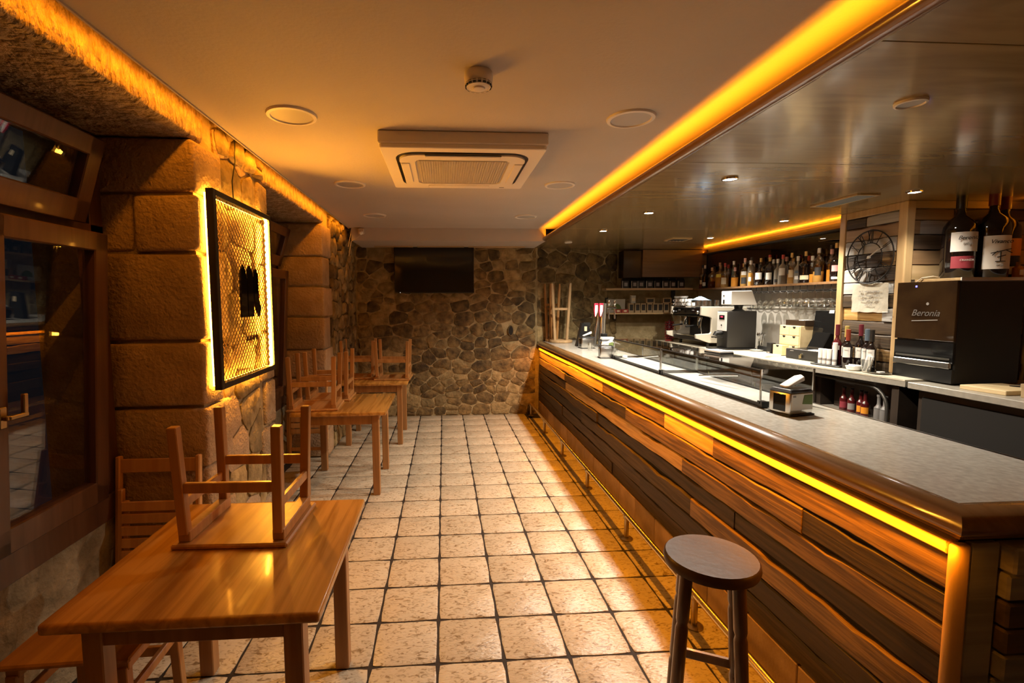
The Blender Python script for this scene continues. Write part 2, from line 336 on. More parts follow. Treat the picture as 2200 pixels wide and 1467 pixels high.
def stone_mesh(poly, mortar, depth, rng, m, P):
    cx = sum(a for a, b in poly)/len(poly); cy = sum(b for a, b in poly)/len(poly)
    q = []
    n = len(poly)
    for i in range(n):      # corner cutting
        a, b = poly[i], poly[(i+1) % n]
        c1, c2 = rng.uniform(.10, .26), rng.uniform(.10, .26); j_ = lambda: rng.uniform(-.006, .006); q.append((a[0]*(1-c1)+b[0]*c1+j_(), a[1]*(1-c1)+b[1]*c1+j_())); q.append((a[0]*c2+b[0]*(1-c2)+j_(), a[1]*c2+b[1]*(1-c2)+j_()))
    r2 = []
    for a in q:
        if r2 and math.hypot(a[0]-r2[-1][0], a[1]-r2[-1][1]) < .012: continue
        r2.append(a)
    q = r2[:12] if len(r2) <= 12 else [r2[int(k*len(r2)/12)] for k in range(12)]
    def inset(d, jit=0):
        o = []
        for a, b in q:
            vx, vy = a-cx, b-cy; l = math.hypot(vx, vy) or 1e-6; f = max(.25, 1-d/l)
            o.append((cx+vx*f+rng.uniform(-jit, jit), cy+vy*f+rng.uniform(-jit, jit)))
        return o
    A, B, D = inset(mortar), inset(mortar*.8, .003), inset(mortar+.02, .004)
    k = len(q); hh = depth*rng.uniform(.6, 1.3)
    vs = [P(a, b, -.015) for a, b in A]+[P(a, b, hh*.65) for a, b in B]+[P(a, b, hh+rng.uniform(-.004, .004)) for a, b in D]+[P(cx+rng.uniform(-.01, .01), cy+rng.uniform(-.01, .01), hh+rng.uniform(0, .008))]
    fs = []
    for j in (0, 1):
        for i in range(k): i2 = (i+1) % k; fs.append((j*k+i, j*k+i2, (j+1)*k+i2, (j+1)*k+i))
    fs += [(2*k+i, 2*k+(i+1) % k, 3*k) for i in range(k)]
    return MB().add(vs, fs).mesh('stone', m, smooth=50)
def stones(parent, s0, s1, t0, t1, sw, th, P, mats, rng, mortar=.008, depth=.03, skip=None):
    for poly in cells(s0, s1, t0, t1, sw, th, rng):
        cx = sum(a for a, b in poly)/len(poly); cy = sum(b for a, b in poly)/len(poly)
        if max(a for a, b in poly)-min(a for a, b in poly) < .035: continue
        if skip and skip(cx, cy): continue
        link('stone', stone_mesh(poly, mortar, depth, rng, mats[0] if rng.random() < .68 else mats[1], P), parent)
def block(parent, m, x0, x1, y0, y1, z0, z1, rng, name='block', j=.008):
    b = MB().box(x0, x1, y0, y1, z0, z1); b.v = [tuple(c+rng.uniform(-j, j) for c in v) for v in b.v]
    return b.build(name, m, parent, bevel=.018, seg=2, smooth=60)

# ------------------------------------------------------------------ FLOOR
fl = box('floor', M['grout'], -2.3, 4.9, -1.3, 7.9, -.12, -.006)
tag(fl, 'floor of pale rustic square tiles with dark grout joints', 'floor', kind='structure')
S = .31; GX, GY = -.043, 2.106
def tile_mesh(w, h, rng):
    g = .0055; n = 5; pts = []
    for k in range(n): pts.append((g+(w-2*g)*k/n, g))
    for k in range(n): pts.append((w-g, g+(h-2*g)*k/n))
    for k in range(n): pts.append((w-g-(w-2*g)*k/n, h-g))
    for k in range(n): pts.append((g, h-g-(h-2*g)*k/n))
    cx, cy = w/2, h/2; o = []
    for i, (a, b) in enumerate(pts):
        if i % n == 0: o.append((cx+(a-cx)*.965, cy+(b-cy)*.965))
        else: o.append((a+rng.uniform(-.0022, .0022), b+rng.uniform(-.0022, .0022)))
    k = len(o); inn = [(cx+(a-cx)*.955, cy+(b-cy)*.955) for a, b in o]
    vs = [(a, b, -.012) for a, b in o]+[(a, b, -.003) for a, b in o]+[(a, b, 0) for a, b in inn]
    fs = [(j*k+i, j*k+(i+1) % k, (j+1)*k+(i+1) % k, (j+1)*k+i) for j in (0, 1) for i in range(k)]+[tuple(range(2*k, 3*k))]
    return MB().add(vs, fs).mesh('tile', M['tile'], smooth=30)
tmesh = [tile_mesh(S, S, R) for _ in range(8)]; tnar = [tile_mesh(1.415-(GX+4*S), S, R) for _ in range(3)]
tback = [tile_mesh(S, 7.03-(GY+15*S), R) for _ in range(3)]
for i in range(-4, 5):
    for j in range(-4, 16):
        me = R.choice(tback if j == 15 and i < 4 else (tnar if i == 4 else tmesh))
        if i == 4 and j == 15: continue
        link('tile', me, fl, (GX+i*S, GY+j*S, 0))
for j in range(-4, 10):     # into the window recess
    for i in (-5, -6): 
        if GX+i*S > -1.8 and (j < 1 or 6 <= j < 10): link('tile', R.choice(tmesh), fl, (GX+i*S, GY+j*S, 0))

# ------------------------------------------------------------------ CEILINGS
ce = MB().box(-1.177, 1.75, -1.3, 6.26, ZC, ZC+.06).box(-1.5, -1.177, -1.3, 7.1, ZC+.15, ZC+.2).box(-1.186, -1.177, -1.3, 6.26, ZC-.008, ZC+.15).build('ceiling', M['plaster'])
tag(ce, 'smooth plaster ceiling over the tables, washed amber along its edges', 'ceiling', kind='structure')
bh = MB().box(-1.15, 1.330, 6.24, 7.04, 2.452, ZC+.12).build('ceiling_bulkhead', M['plaster'])
tag(bh, 'dropped plaster step of the ceiling above the television wall', 'ceiling', kind='structure')
for a, b in ((-.95, -.42), (-.36, .30), (.36, 1.16)): MB().box(a, b, 6.82, 6.97, 2.444, 2.452).build('trim_strip', M['trim_wood_x'], bh)
so = box('ceiling_panelling', M['cab_dark'], 1.42, 4.85, -1.3, 7.6, ZS+.012, ZS+.05)
tag(so, 'low glossy brown wood panelled ceiling over the bar', 'ceiling', kind='structure')
ys = [-1.3, .15, 1.45, 2.72, 3.98, 5.2, 6.45, 7.6]
for a, b in zip(ys, ys[1:]):
    for x0, x1 in ((1.332, 4.85),): box('panel', M['panel'], x0, x1, a+.0015, b-.0015, ZS, ZS+.02, so, bevel=.002)
# rounded lip that hides the cove strip
prof = [(1.342, ZS), (1.322, ZS-.004), (1.302, ZS+.003), (1.290, ZS+.016), (1.287, ZS+.03), (1.292, ZS+.042), (1.304, ZS+.047), (1.328, ZS+.047), (1.328, ZS+.022), (1.342, ZS+.02)]
MB().prism(prof, -1.3, 6.24, 'y').build('trim_cove_lip', M['edge_wood'], so, smooth=50)
box('cove_back', M['plaster'], 1.70, 1.75, -1.3, 6.24, ZS+.05, ZC+.02, so)

# ------------------------------------------------------------------ WALLS
# back wall: straight part beside the tables, then turning away behind the bar
bw = MB(); bw.add([(-2.2, 7.05, -.1), (1.35, 7.05, -.1), (2.72, 7.46, -.1), (4.9, 7.46, -.1), (4.9, 7.75, -.1), (-2.2, 7.75, -.1),
                   (-2.2, 7.05, 2.9), (1.35, 7.05, 2.9), (2.72, 7.46, 2.9), (4.9, 7.46, 2.9), (4.9, 7.75, 2.9), (-2.2, 7.75, 2.9)],
       [(0, 1, 7, 6), (1, 2, 8, 7), (2, 3, 9, 8), (3, 4, 10, 9), (4, 5, 11, 10), (5, 0, 6, 11), (5, 4, 3, 2, 1, 0), (6, 7, 8, 9, 10, 11)])
bw = bw.build('wall_back', M['mortar']); tag(bw, 'rubble stone wall behind the television and the beer tap', 'wall', kind='structure')
rs = random.Random(11)
Pb = lambda s, t, d: (s, 7.05-d, t)
stones(bw, -1.24, 1.36, 0.0, 2.49, .215, .135, Pb, (M['stone'], M['stone_light']), rs, .010, .016, skip=lambda s, t: (-.45 < s < .25 and 2.0 < t < 2.35) or (abs(s-.985) < .05 and abs(t-1.25) < .05))
d2 = Vector((1.37, .41)).normalized(); n2 = Vector((d2.y, -d2.x))
Pc = lambda s, t, d: (1.35+d2.x*s+n2.x*d, 7.05+d2.y*s+n2.y*d, t)
stones(bw, .03, 1.44, .95, 2.49, .27, .18, Pc, (M['stone'], M['stone_light']), rs, .010, .016)
hole = thing('wall_niche', 'small dark oval hole in the stone wall left of the bar end', 'niche', (.985, 7.02, 1.25))
MB().prism([(.042*math.cos(t*PI/8), .078*math.sin(t*PI/8)) for t in range(16)], -.006, .03, 'y').build('rim', M['stone'], hole)
MB().prism([(.032*math.cos(t*PI/8), .066*math.sin(t*PI/8)) for t in range(16)], -.010, -.006, 'y').build('recess', M['dark_void'], hole)

# left wall: near pier, lintels, pier one, pier two, all in front of the outer windows
XW, XR = -1.27, -1.76
lw = MB()
lw.box(-2.1, XW-.02, -1.3, .55, -.1, 2.83); lw.box(-2.1, XW-.02, 2.64, 3.62, -.1, 2.83); lw.box(-2.1, XW-.02, 5.22, 7.2, -.1, 2.83)
lw.box(-2.1, XW-.02, .55, 2.64, 2.535, 2.83); lw.box(-2.1, XW-.02, 3.62, 5.22, 2.535, 2.83)
lw = lw.build('wall_left', M['mortar']); tag(lw, 'old stone wall of dressed blocks and rubble with two deep window openings', 'wall', kind='structure')
rl = random.Random(5)
# lintel stones
for y0, y1 in ((-.6, .9), (.9, 2.72), (3.55, 5.0), (5.0, 5.28)):
    n = max(2, int((y1-y0)/.07)); vs = []; jt = lambda q: rl.uniform(-q, q)
    for k in range(n+1):
        y = y0+.004+(y1-y0-.008)*k/n
        vs += [(-1.75, y, 2.512), (-1.50, y, 2.512+jt(.004)), (-1.285+jt(.004), y, 2.512+jt(.003)), (-1.272+jt(.003), y, 2.519+jt(.003)), (-1.264+jt(.003), y, 2.535+jt(.004)), (-1.262+jt(.004), y, 2.61+jt(.01)), (-1.264+jt(.004), y, 2.70), (-1.266, y, 2.80), (-1.75, y, 2.80)]
    fs = [(k*9+q, k*9+(q+1) % 9, (k+1)*9+(q+1) % 9, (k+1)*9+q) for k in range(n) for q in range(9)]+[tuple(range(9)), tuple(range(n*9, n*9+9))]
    MB().add(vs, fs).build('lintel', M['lintel'], lw, smooth=70)
# dressed jamb blocks of pier one (facing the camera) with one side tooled on the wall face
zc = [0, .28, .54, .79, 1.118, 1.466, 1.931, 2.231, 2.505]
for k, (a, b) in enumerate(zip(zc, zc[1:])):
    d = .30 if k % 2 else .20
    if k == 6:
        block(lw, M['ashlar'], -1.78, -1.585, 2.615, 2.85, a+.006, b-.006, rl); block(lw, M['ashlar'], -1.575, XW+.01, 2.60, 2.62+d, a+.006, b-.006, rl)
    else: block(lw, M['ashlar'], -1.78, XW+.01, 2.605, 2.62+d, a+.006, b-.006, rl)
for k, (a, b) in enumerate(zip(zc, zc[1:])):
    d = .18 if k % 2 else .27
    block(lw, M['ashlar_rough'], -1.55, XW+.008, 3.65-d, 3.65, a+.006, b-.006, rl)
zc2 = [0, .3, .58, .87, 1.174, 1.521, 1.843, 2.158, 2.505]
for k, (a, b) in enumerate(zip(zc2, zc2[1:])):
    d = .42 if k % 2 else .26
    block(lw, M['ashlar'], -1.78, XW+.01, 5.195, 5.2+d, a+.006, b-.006, rl)
for k, (a, b) in enumerate(zip(zc2, zc2[1:])): block(lw, M['ashlar_rough'], -1.60, XW+.008, .28, .56, a+.006, b-.006, rl)
Pl = lambda s, t, d: (XW-.02+d, s, t)
stones(lw, 2.86, 3.42, 0, 2.66, .27, .20, Pl, (M['stone_light'], M['ashlar']), rl, .007, .022)
stones(lw, 5.56, 7.02, 0, 2.66, .20, .15, Pl, (M['stone_light'], M['stone']), rl, .008, .045)
stones(lw, 2.86, 3.56, 2.52, 2.78, .16, .12, Pl, (M['stone_light'], M['stone_light']), rl, .007, .04)
# parapets below the windows
def rough_face(name, x, y0, y1, z0, z1, parent):
    b = MB(); n, m = 22, 9; rr = random.Random(3)
    vs = [(x+rr.uniform(0, .035)+(.05 if j < 4 else 0), y0+(y1-y0)*i/n, z0+(z1-z0)*j/m) for j in range(m+1) for i in range(n+1)]
    fs = [(j*(n+1)+i, j*(n+1)+i+1, (j+1)*(n+1)+i+1, (j+1)*(n+1)+i) for j in range(m) for i in range(n)]
    return b.add(vs, fs).build(name, M['rough_wall'], parent, smooth=80)
MB().box(-2.1, -1.74, .55, 2.64, -.1, .57).box(-2.1, -1.74, 3.62, 5.22, -.1, .57).build('parapet', M['rough_wall'], lw)
rough_face('rubble_facing', -1.735, .56, 2.62, 0, .58, lw); rough_face('rubble_facing', -1.735, 3.64, 5.2, 0, .58, lw)

wr = MB().box(-2.2, 5.0, -1.5, -1.3, -.1, 2.9).build('wall_front', M['plaster']); tag(wr, 'plain plastered wall closing the room behind the viewer', 'wall', kind='structure')
# right wall: mirror bay behind the bottle shelf, planked pillar, then a deeper bay
wq = MB().box(4.06, 4.9, 4.28, 7.5, -.1, 2.55).box(4.8, 5.0, -1.3, 4.3, -.1, 2.55).build('wall_right', M['grey_wall'])
tag(wq, 'grey wall behind the bar carrying the bottle shelf', 'wall', kind='structure')
box('mirror', M['mirror'], 4.045, 4.06, 4.30, 7.42, 1.87, 2.375, wq)
box('trim_ledge', M['cab_dark'], 3.965, 4.06, 4.30, 7.42, 2.378, 2.393, wq, bevel=.003)
box('grey_panel_joint', M['back_edge'], 4.052, 4.06, 4.30, 7.42, 1.575, 1.58, wq)

# ------------------------------------------------------------------ WINDOWS in the left wall
def window(n, y0, y1, sashes, label):
    x = -1.75
    wnd = MB().box(x-.04, x+.03, y0, y0+.09, .57, 2.50).box(x-.04, x+.03, y1-.09, y1, .57, 2.50).box(x-.04, x+.03, y0, y1, 2.42, 2.50).box(x-.04, x+.045, y0, y1, .57, .70).box(x-.04, x+.03, y0, y1, 1.98, 2.06).build('window_%d' % n, M['window_wood'], bevel=.004)
    tag(wnd, label, 'window', kind='structure')
    for a, b, z0, z1, tilt, handle in sashes:
        sh = MB(); t = .085
        sh.box(-.03, .03, a, a+t, 0, z1-z0).box(-.03, .03, b-t, b, 0, z1-z0).box(-.03, .03, a, b, 0, t+.02).box(-.03, .03, a, b, z1-z0-t, z1-z0)
        s = sh.build('sash', M['window_wood'], wnd, bevel=.005); s.location = (x+.06, 0, z0); s.rotation_euler = (0, tilt, 0)
        MB().box(-.004, .004, a+t-.01, b-t+.01, t, z1-z0-t).build('pane', M['pane'], s)
        if handle:
            hm = MB().box(.03, .045, a+.03, a+.06, .50, .58).bar((.06, a+.045, .54), (.06, a+.125, .54), .016, .02).bar((.045, a+.045, .54), (.065, a+.045, .54), .018).bar((.06, a+.115, .53), (.06, a+.115, .62), .016, .02)
            hm.build('handle', M['brass_dull'], s, bevel=.003)
    return wnd
window(1, .56, 2.60, [(1.80, 2.425, .715, 2.0, .06, True), (.66, 1.79, .715, 2.0, 0, False), (1.30, 2.40, 2.05, 2.44, .30, False), (.66, 1.28, 2.05, 2.44, 0, False)], 'dark brown wooden window near the front table, its sash tilted inward')
window(2, 3.63, 5.21, [(4.45, 5.10, .715, 2.0, .06, False), (3.74, 4.43, .715, 2.0, 0, False), (4.45, 5.10, 2.05, 2.44, .30, False), (3.74, 4.43, 2.05, 2.44, 0, False)], 'dark brown wooden window in the far opening beside the lit sign')

# ------------------------------------------------------------------ BAR FRONT
XB, Y0, Y1 = 1.40, 1.20, 7.02
bf = thing('bar_counter_front', 'long bar front clad in mixed light and dark wavy-edged boards', 'bar', (0, 0, 0))
MB().box(XB+.03, 2.06, Y0, 7.03, .0, .998).build('carcass', M['dark_void'], bf)
zr = [1.008, .958, .85, .745, .645, .545, .43, .315, .205]
rows = [[(7.02, 5.35, 'b_pine'), (5.35, 4.05, 'b_pine'), (4.05, 3.05, 'b_pine'), (3.05, Y0, 'b_pine')],
        [(7.02, 4.175, 'b_pine'), (4.175, 2.96, 'b_mid'), (2.96, 2.39, 'b_pine'), (2.39, Y0, 'b_mid')],
        [(7.02, 5.49, 'b_pine'), (5.49, 3.6, 'b_dark'), (3.6, 1.75, 'b_mid'), (1.75, Y0, 'b_dark')],
        [(7.02, 5.47, 'b_dark'), (5.47, 2.70, 'b_pine'), (2.70, Y0, 'b_mid')],
        [(7.02, 4.3, 'b_dark'), (4.3, 2.2, 'b_dark'), (2.2, Y0, 'b_dark')],
        [(7.02, 4.8, 'b_black'), (4.8, 2.59, 'b_dark'), (2.59, Y0, 'b_mid')],
        [(7.02, 5.6, 'b_black'), (5.6, 3.3, 'b_dark'), (3.3, Y0, 'b_black')],
        [(7.02, 3.9, 'b_dark'), (3.9, 2.1, 'b_black'), (2.1, Y0, 'b_dark')]]
rb = random.Random(21)
for r, row in enumerate(rows):
    for ya, yb, mk in row:
        zt, zb = zr[r], zr[r+1]; proud = (.036 if r == 0 else rb.choice((.010, .014, .018, .024)) + (.007 if mk == 'b_pine' else 0))
        n = max(4, int((ya-yb)/.07)); ph = rb.uniform(0, 9); amp = .001 if r == 0 else rb.uniform(.007, .015)
        vs = []; fs = []
        for k in range(n+1):
            y = ya-.0015+(yb-ya+.003)*k/n
            wv = amp*(math.sin(y*5.1+ph)+.6*math.sin(y*12.7+2*ph)+.5*math.sin(y*31+ph*3))*.6
            wv2 = (amp*.3)*(math.sin(y*4.3+ph*1.7)+.5*math.sin(y*17+ph))
            pj = proud+.003*math.sin(y*2.1+ph)
            zt2 = zt-.004+min(wv, .003)-.002; zb2 = zb+.003+wv2
            vs += [(XB+.03, y, zb2), (XB+.03-pj+.003, y, zb2), (XB+.03-pj, y, zb2+.004), (XB+.03-pj, y, zt2-.006), (XB+.03-pj+.006, y, zt2), (XB+.03, y, zt2)]
        for k in range(n):
            for q in range(6): q2 = (q+1) % 6; fs.append((k*6+q, k*6+q2, (k+1)*6+q2, (k+1)*6+q))
        fs += [tuple(range(6)), tuple(range(n*6, n*6+6))]
        MB().add(vs, fs).build('board', M[mk], bf, smooth=22)
y = 7.02
while y > 1.25:
    y2 = max(1.21, y-.33); MB().box(XB+.012, XB+.032, y2+.002, y-.002, .0, .20).build('tile', M['kick_tile'], bf, bevel=.004); y = y2
# corner post and the end face of stacked grey planks
pst = MB().prism([(1.392, 1.172), (1.442, 1.172), (1.442, 1.2), (1.392, 1.20)], 0, .998, 'z').build('corner_post', M['post_wood'], bf, bevel=.012, seg=3, smooth=50)
MB().box(1.444, 1.53, 1.178, 1.20, 0, .998).build('end_stile', M['b_grey_x'], bf, bevel=.004)
zz = 0.0; re_ = random.Random(4)
while zz < .95:
    hgt = min(re_.uniform(.07, .125), 1.0-zz); d = re_.uniform(.0, .035)
    cut = re_.uniform(1.65, 1.95)
    for a, b in ((1.532, cut), (cut, 2.06)):
        q = re_.uniform(-.008, .012); MB().box(a+.002, b-.002, 1.165-d+q, 1.20, zz+.003, zz+hgt-.003).build('plank', M[re_.choice(('b_grey_x', 'b_grey_x', 'b_dark_x'))], bf, bevel=.006)
    zz += hgt
# worktop with moulded wooden edge
wt = thing('bar_worktop', 'long grey stone bar worktop with a rounded wooden edge', 'worktop', (0, 0, 1.0))
GXe, GYe = 1.462, 1.235
MB().prism([(GXe, GYe), (2.10, GYe), (2.10, 7.23), (2.02, 7.22), (GXe, 7.04)], .03, .088, 'z').build('top', M['granite'], wt, bevel=.004)
pf = [(0, .089), (.012, .0905), (.035, .089), (.058, .082), (.074, .068), (.082, .05), (.078, .034), (.066, .024), (.060, .014), (.048, .006), (.02, .002), (0, .002)]
b = MB(); k = len(pf); ring = []
b.v = [(GXe-d, 7.04, z) for d, z in pf]+[(GXe-d, GYe-d, z) for d, z in pf]+[(2.10, GYe-d, z) for d, z in pf]
for j in (0, 1):
    for i in range(k): i2 = (i+1) % k; b.f.append((j*k+i, j*k+i2, (j+1)*k+i2, (j+1)*k+i)); b.m.append(0)
b.f += [tuple(range(k)), tuple(range(2*k, 3*k))]; b.m += [0, 0]
b.build('edge_moulding', M['edge_wood'], wt, smooth=40)['label'] = 'rounded varnished wooden edge moulding'
MB().box(2.085, 2.105, GYe, 7.22, .0, .088).build('inner_edge', M['steel'], wt)
# foot rail
fr = thing('foot_rail', 'brass foot rail on short posts along the bar', 'rail', (0, 0, 0))
MB().tube([(1.27, 7.0, .17), (1.27, 1.0, .17)], .019, 14).build('rail', M['brass'], fr, smooth=True)
for y in (1.35, 2.268, 3.19, 4.113, 5.03, 5.954, 6.894):
    p = MB().lathe([(.016, .01), (.016, .155)], 12).build('post', M['brass_dull'], fr, smooth=True, loc=(1.27, y, 0))
    MB().lathe([(.045, 0), (.046, .006), (.034, .014), (.018, .017)], 18).build('flange', M['brass_dull'], p, smooth=True)
    MB().lathe([(.022, .146), (.024, .155), (.024, .172), (.02, .18)], 12).build('collar', M['brass_dull'], p, smooth=True)

# ------------------------------------------------------------------ CEILING FITTINGS
dl0 = None
def downlight(x, y, z, r, lit, label, group=None):
    t = thing('downlight', label, 'downlight', (x, y, z), 0, group)
    MB().lathe([(r*.80, -.004), (r*.84, -.012), (r*.97, -.010), (r, -.002), (r, .0)], 28, cap=False).build('trim_ring', M['white_paint'] if not lit else M['chrome'], t, smooth=True)
    MB().lathe([(r*.3, -.003), (r*.82, -.006)], 28).build('lens', M['lamp_on'] if lit else M['lamp_off'], t, smooth=True)
    return t
ORD = ['first', 'second', 'third', 'fourth', 'fifth', 'sixth', 'seventh', 'eighth', 'ninth', 'tenth']
D = 'unlit round downlight in the plaster ceiling '
for (x, y), l in zip([(-.751, 2.559), (.974, 2.507), (-.731, 3.97), (.948, 3.92), (-.73, 5.345), (.916, 5.355)],
    ['left of the smoke detector', 'nearest the viewer by the amber cove', 'left of the air conditioner', 'right of the air conditioner', 'near the television wall on the left', 'near the television wall by the cove']):
    downlight(x, y, ZC, .1235, False, D+l)
W = ['over the bar worktop, nearest lit one', 'over the far display case', 'over the dispensers at the far end', 'over the back counter near the clock', 'over the coffee grinder', 'in front of the clock pillar corner post']
for (x, y), l in zip(SPOTS, W): downlight(x, y, ZS, .05, True, 'small lit downlight in the brown panelling '+l)
downlight(1.868, 1.87, ZS, .055, False, 'small unlit downlight in the brown panelling nearest the viewer')
downlight(1.66, 6.36, ZS, .05, False, 'small unlit downlight in the brown panelling by the back wall')
# air conditioner
ac = thing('ceiling_air_conditioner', 'square white ceiling cassette air conditioner with a perforated grille', 'air conditioner', (.123, 3.215, 2.53))
MB().box(-.475, .475, -.475, .475, .012, .08).build('housing', M['white_paint'], ac, bevel=.006)
def rrect(a, r, n=6, s=1):
    o = []
    for cx, cy, t0 in ((a-r, a-r, 0), (-a+r, a-r, PI/2), (-a+r, -a+r, PI), (a-r, -a+r, 1.5*PI)):
        for k in range(n+1): t = t0+PI/2*k/n; o.append((cx+r*math.cos(t), cy+r*math.sin(t)))
    return o
MB().prism(rrect(.468, .02), -.012, .014).build('fascia', M['white_paint'], ac, bevel=.004)
def ring(name, m, a, ra, b_, rb, z0, z1, parent):
    A, B = rrect(a, ra), rrect(b_, rb); n = len(A)
    vs = [(x, y, z1) for x, y in A]+[(x, y, z0) for x, y in A]+[(x, y, z0) for x, y in B]+[(x, y, z1) for x, y in B]
    fs = [(j*n+i, j*n+(i+1) % n, (j+1)*n+(i+1) % n, (j+1)*n+i) for j in range(3) for i in range(n)]
    return MB().add(vs, fs).build(name, m, parent, smooth=40)
ring('outlet_slot', M['black'], .395, .13, .375, .115, -.0135, -.012, ac)
ring('inner_surround', M['white_paint'], .375, .115, .285, .05, -.024, -.010, ac)
gr = MB().prism(rrect(.275, .05), -.020, -.012).build('grille', M['lamp_off'], ac)
gb = MB()
for k in range(-17, 18):
    gb.bar((k*.0152, -.262, -.022), (k*.0152, .262, -.022), .0055, .004); gb.bar((-.262, k*.0152, -.022), (.262, k*.0152, -.022), .0055, .004)
o = gb.build('grille_lattice', M['white_paint'], ac); o['kind'] = 'stuff'
for q in range(4):
    f = MB().box(-.22, .22, -.372, -.318, -.030, -.022).build('louvre', M['white_paint'], ac, bevel=.004, rot=(0, 0, q*PI/2))
    MB().box(-.22, .22, -.381, -.371, -.026, -.021).build('louvre_gap', M['black'], ac, rot=(0, 0, q*PI/2))
MB().box(.30, .335, .425, .435, -.0135, -.011).build('sensor_slot', M['black'], ac)
# smoke detector
sd = thing('smoke_detector', 'round white smoke detector on the plaster ceiling', 'smoke detector', (.154, 2.06, ZC))
MB().lathe([(.038, -.062), (.050, -.057), (.054, -.045), (.058, -.040), (.060, -.02), (.056, 0)], 28).build('body', M['white_paint'], sd, smooth=40)
for k in range(16):
    a = 2*PI*k/16
    MB().box(.040, .0555, -.006, .006, -.059, -.046).build('vent', M['black'], sd, rot=(0, 0, a))
for rr_, zz_ in ((.0545, -.050), (.048, -.0585)): MB().tube([(rr_*math.cos(t*PI/12), rr_*math.sin(t*PI/12), zz_) for t in range(24)], .0025, 6, True).build('cage_ring', M['white_paint'], sd)
MB().lathe([(.014, -.072), (.025, -.068), (.029, -.06)], 18).build('cap', M['white_paint'], sd, smooth=True)
# ceiling vents over the bar
def vent(x0, x1, y0, y1, label):
    t = thing('ceiling_vent', label, 'vent', ((x0+x1)/2, (y0+y1)/2, ZS)); a, b = (x1-x0)/2, (y1-y0)/2
    MB().box(-a, -a+.022, -b, b, -.012, 0).box(a-.022, a, -b, b, -.012, 0).box(-a+.022, a-.022, -b, -b+.022, -.012, 0).box(-a+.022, a-.022, b-.022, b, -.012, 0).build('frame', M['trim_wood_x'], t, bevel=.002)
    MB().box(-a+.02, a-.02, -b+.02, b-.02, -.003, -.001).build('backing', M['black'], t)
    for k in range(5):
        xx = -a+.022+(2*a-.044)*(k+.5)/5; MB().bar((xx, -b+.02, -.007), (xx, b-.02, -.007), .022, .003, (.5, 0, 1)).build('slat', M['cab_dark'], t)
vent(3.06, 3.245, 3.434, 3.90, 'long rectangular air grille in the panelling beside the clock pillar')
vent(2.86, 3.12, 5.91, 6.15, 'dark rectangular air grille in the panelling above the coffee machine')
# presence sensor with loose cables by the corner
ps = thing('motion_sensor', 'small white sensor with loose cables at the ceiling step corner', 'sensor', (-1.02, 6.235, 2.555))
MB().box(-.035, .035, -.05, 0, -.03, .045).build('body', M['plug'], ps, bevel=.012, seg=2, smooth=50)
MB().lathe([(.026, 0), (.024, .018), (.012, .03)], 14).build('lens', M['white'], ps, smooth=True, loc=(0, -.045, -.012), rot=(PI/2+.4, 0, 0))
for k, pts in enumerate([[(-.03, -.01, .03), (-.12, -.02, .06), (-.14, -.02, -.06), (-.17, .0, -.18)], [(0, -.02, -.03), (-.06, -.03, -.08), (-.13, -.02, -.12), (-.165, 0, -.30)]]):
    MB().tube(pts, .004, 6).build('cable', M['plug'], ps, smooth=True)

# ------------------------------------------------------------------ LIT SIGN on pier one
sg = thing('wall_sign', 'black framed wire mesh wall sign with three pointed shapes and amber backlight', 'sign', (-1.215, 3.07, 1.735))
hy, hz = .42, .535
MB().box(-.02, .02, -hy, -hy+.035, -hz, hz).box(-.02, .02, hy-.02, hy, -hz, hz).box(-.02, .02, -hy+.035, hy-.02, -hz, -hz+.035).box(-.02, .02, -hy+.035, hy-.02, hz-.035, hz).build('frame', M['black_metal'], sg, bevel=.003)
mw = MB(); st = .040
for sgn in (1, -1):
    c = -1.2
    while c < 1.2:
        pts = []
        for t in range(61):
            y = -hy+.03+(2*hy-.05)*t/60; z = sgn*(y*1.0)+c
            if abs(z) <= hz-.03: pts.append((0, y, z))
        if len(pts) > 1: mw.bar(pts[0], pts[-1], .0036, .003)
        c += st
o = mw.build('wire_mesh', M['mesh_wire'], sg); o['kind'] = 'stuff'
pk = lambda y: [(y-.043, -.165), (y+.043, -.165), (y+.043, .07), (y+.032, .115), (y, .15), (y-.032, .115), (y-.043, .07)]
for yy in (-.045, .055): MB().prism([(a, b+.015) for a, b in pk(yy-.02)], .006, .016, 'x').build('pointed_bar', M['black_gloss'], sg)
MB().prism([(.087, .10), (.11, .145), (.135, .155), (.162, .115), (.165, -.05), (.20, -.10), (.16, -.155), (.118, -.11), (.095, -.04)], .006, .016, 'x').build('pointed_bar', M['black_gloss'], sg)
MB().box(.003, .006, -.09, .15, .05, .07).build('cross_strap', M['black_metal'], sg)
for a, b in ((-.03, .0), (.02, .05), (.07, .10), (.12, .15)): MB().box(.002, .006, a, b, -.30, -.27).build('small_plate', M['mesh_wire'], sg)
MB().box(-.012, .004, hy-.034, hy-.021, -hz+.04, hz-.04).build('led_strip', M['led_strip_front'], sg)
MB().box(-.034, -.024, -hy+.016, -hy+.028, -hz+.02, hz-.02).build('led_strip', M['led_strip'], sg)
MB().box(-.036, -.022, -hy+.03, hy-.03, hz-.03, hz-.018).build('led_strip', M['led_strip'], sg)
MB().box(-.036, -.022, -hy+.03, hy-.03, -hz+.018, -hz+.03).build('led_strip', M['led_strip'], sg)
MB().tube([(-.03, -.05, hz), (-.028, -.06, hz+.12), (-.028, .0, hz+.26), (-.028, .0, hz+.38)], .004, 6).build('cable', M['black'], sg, smooth=True)

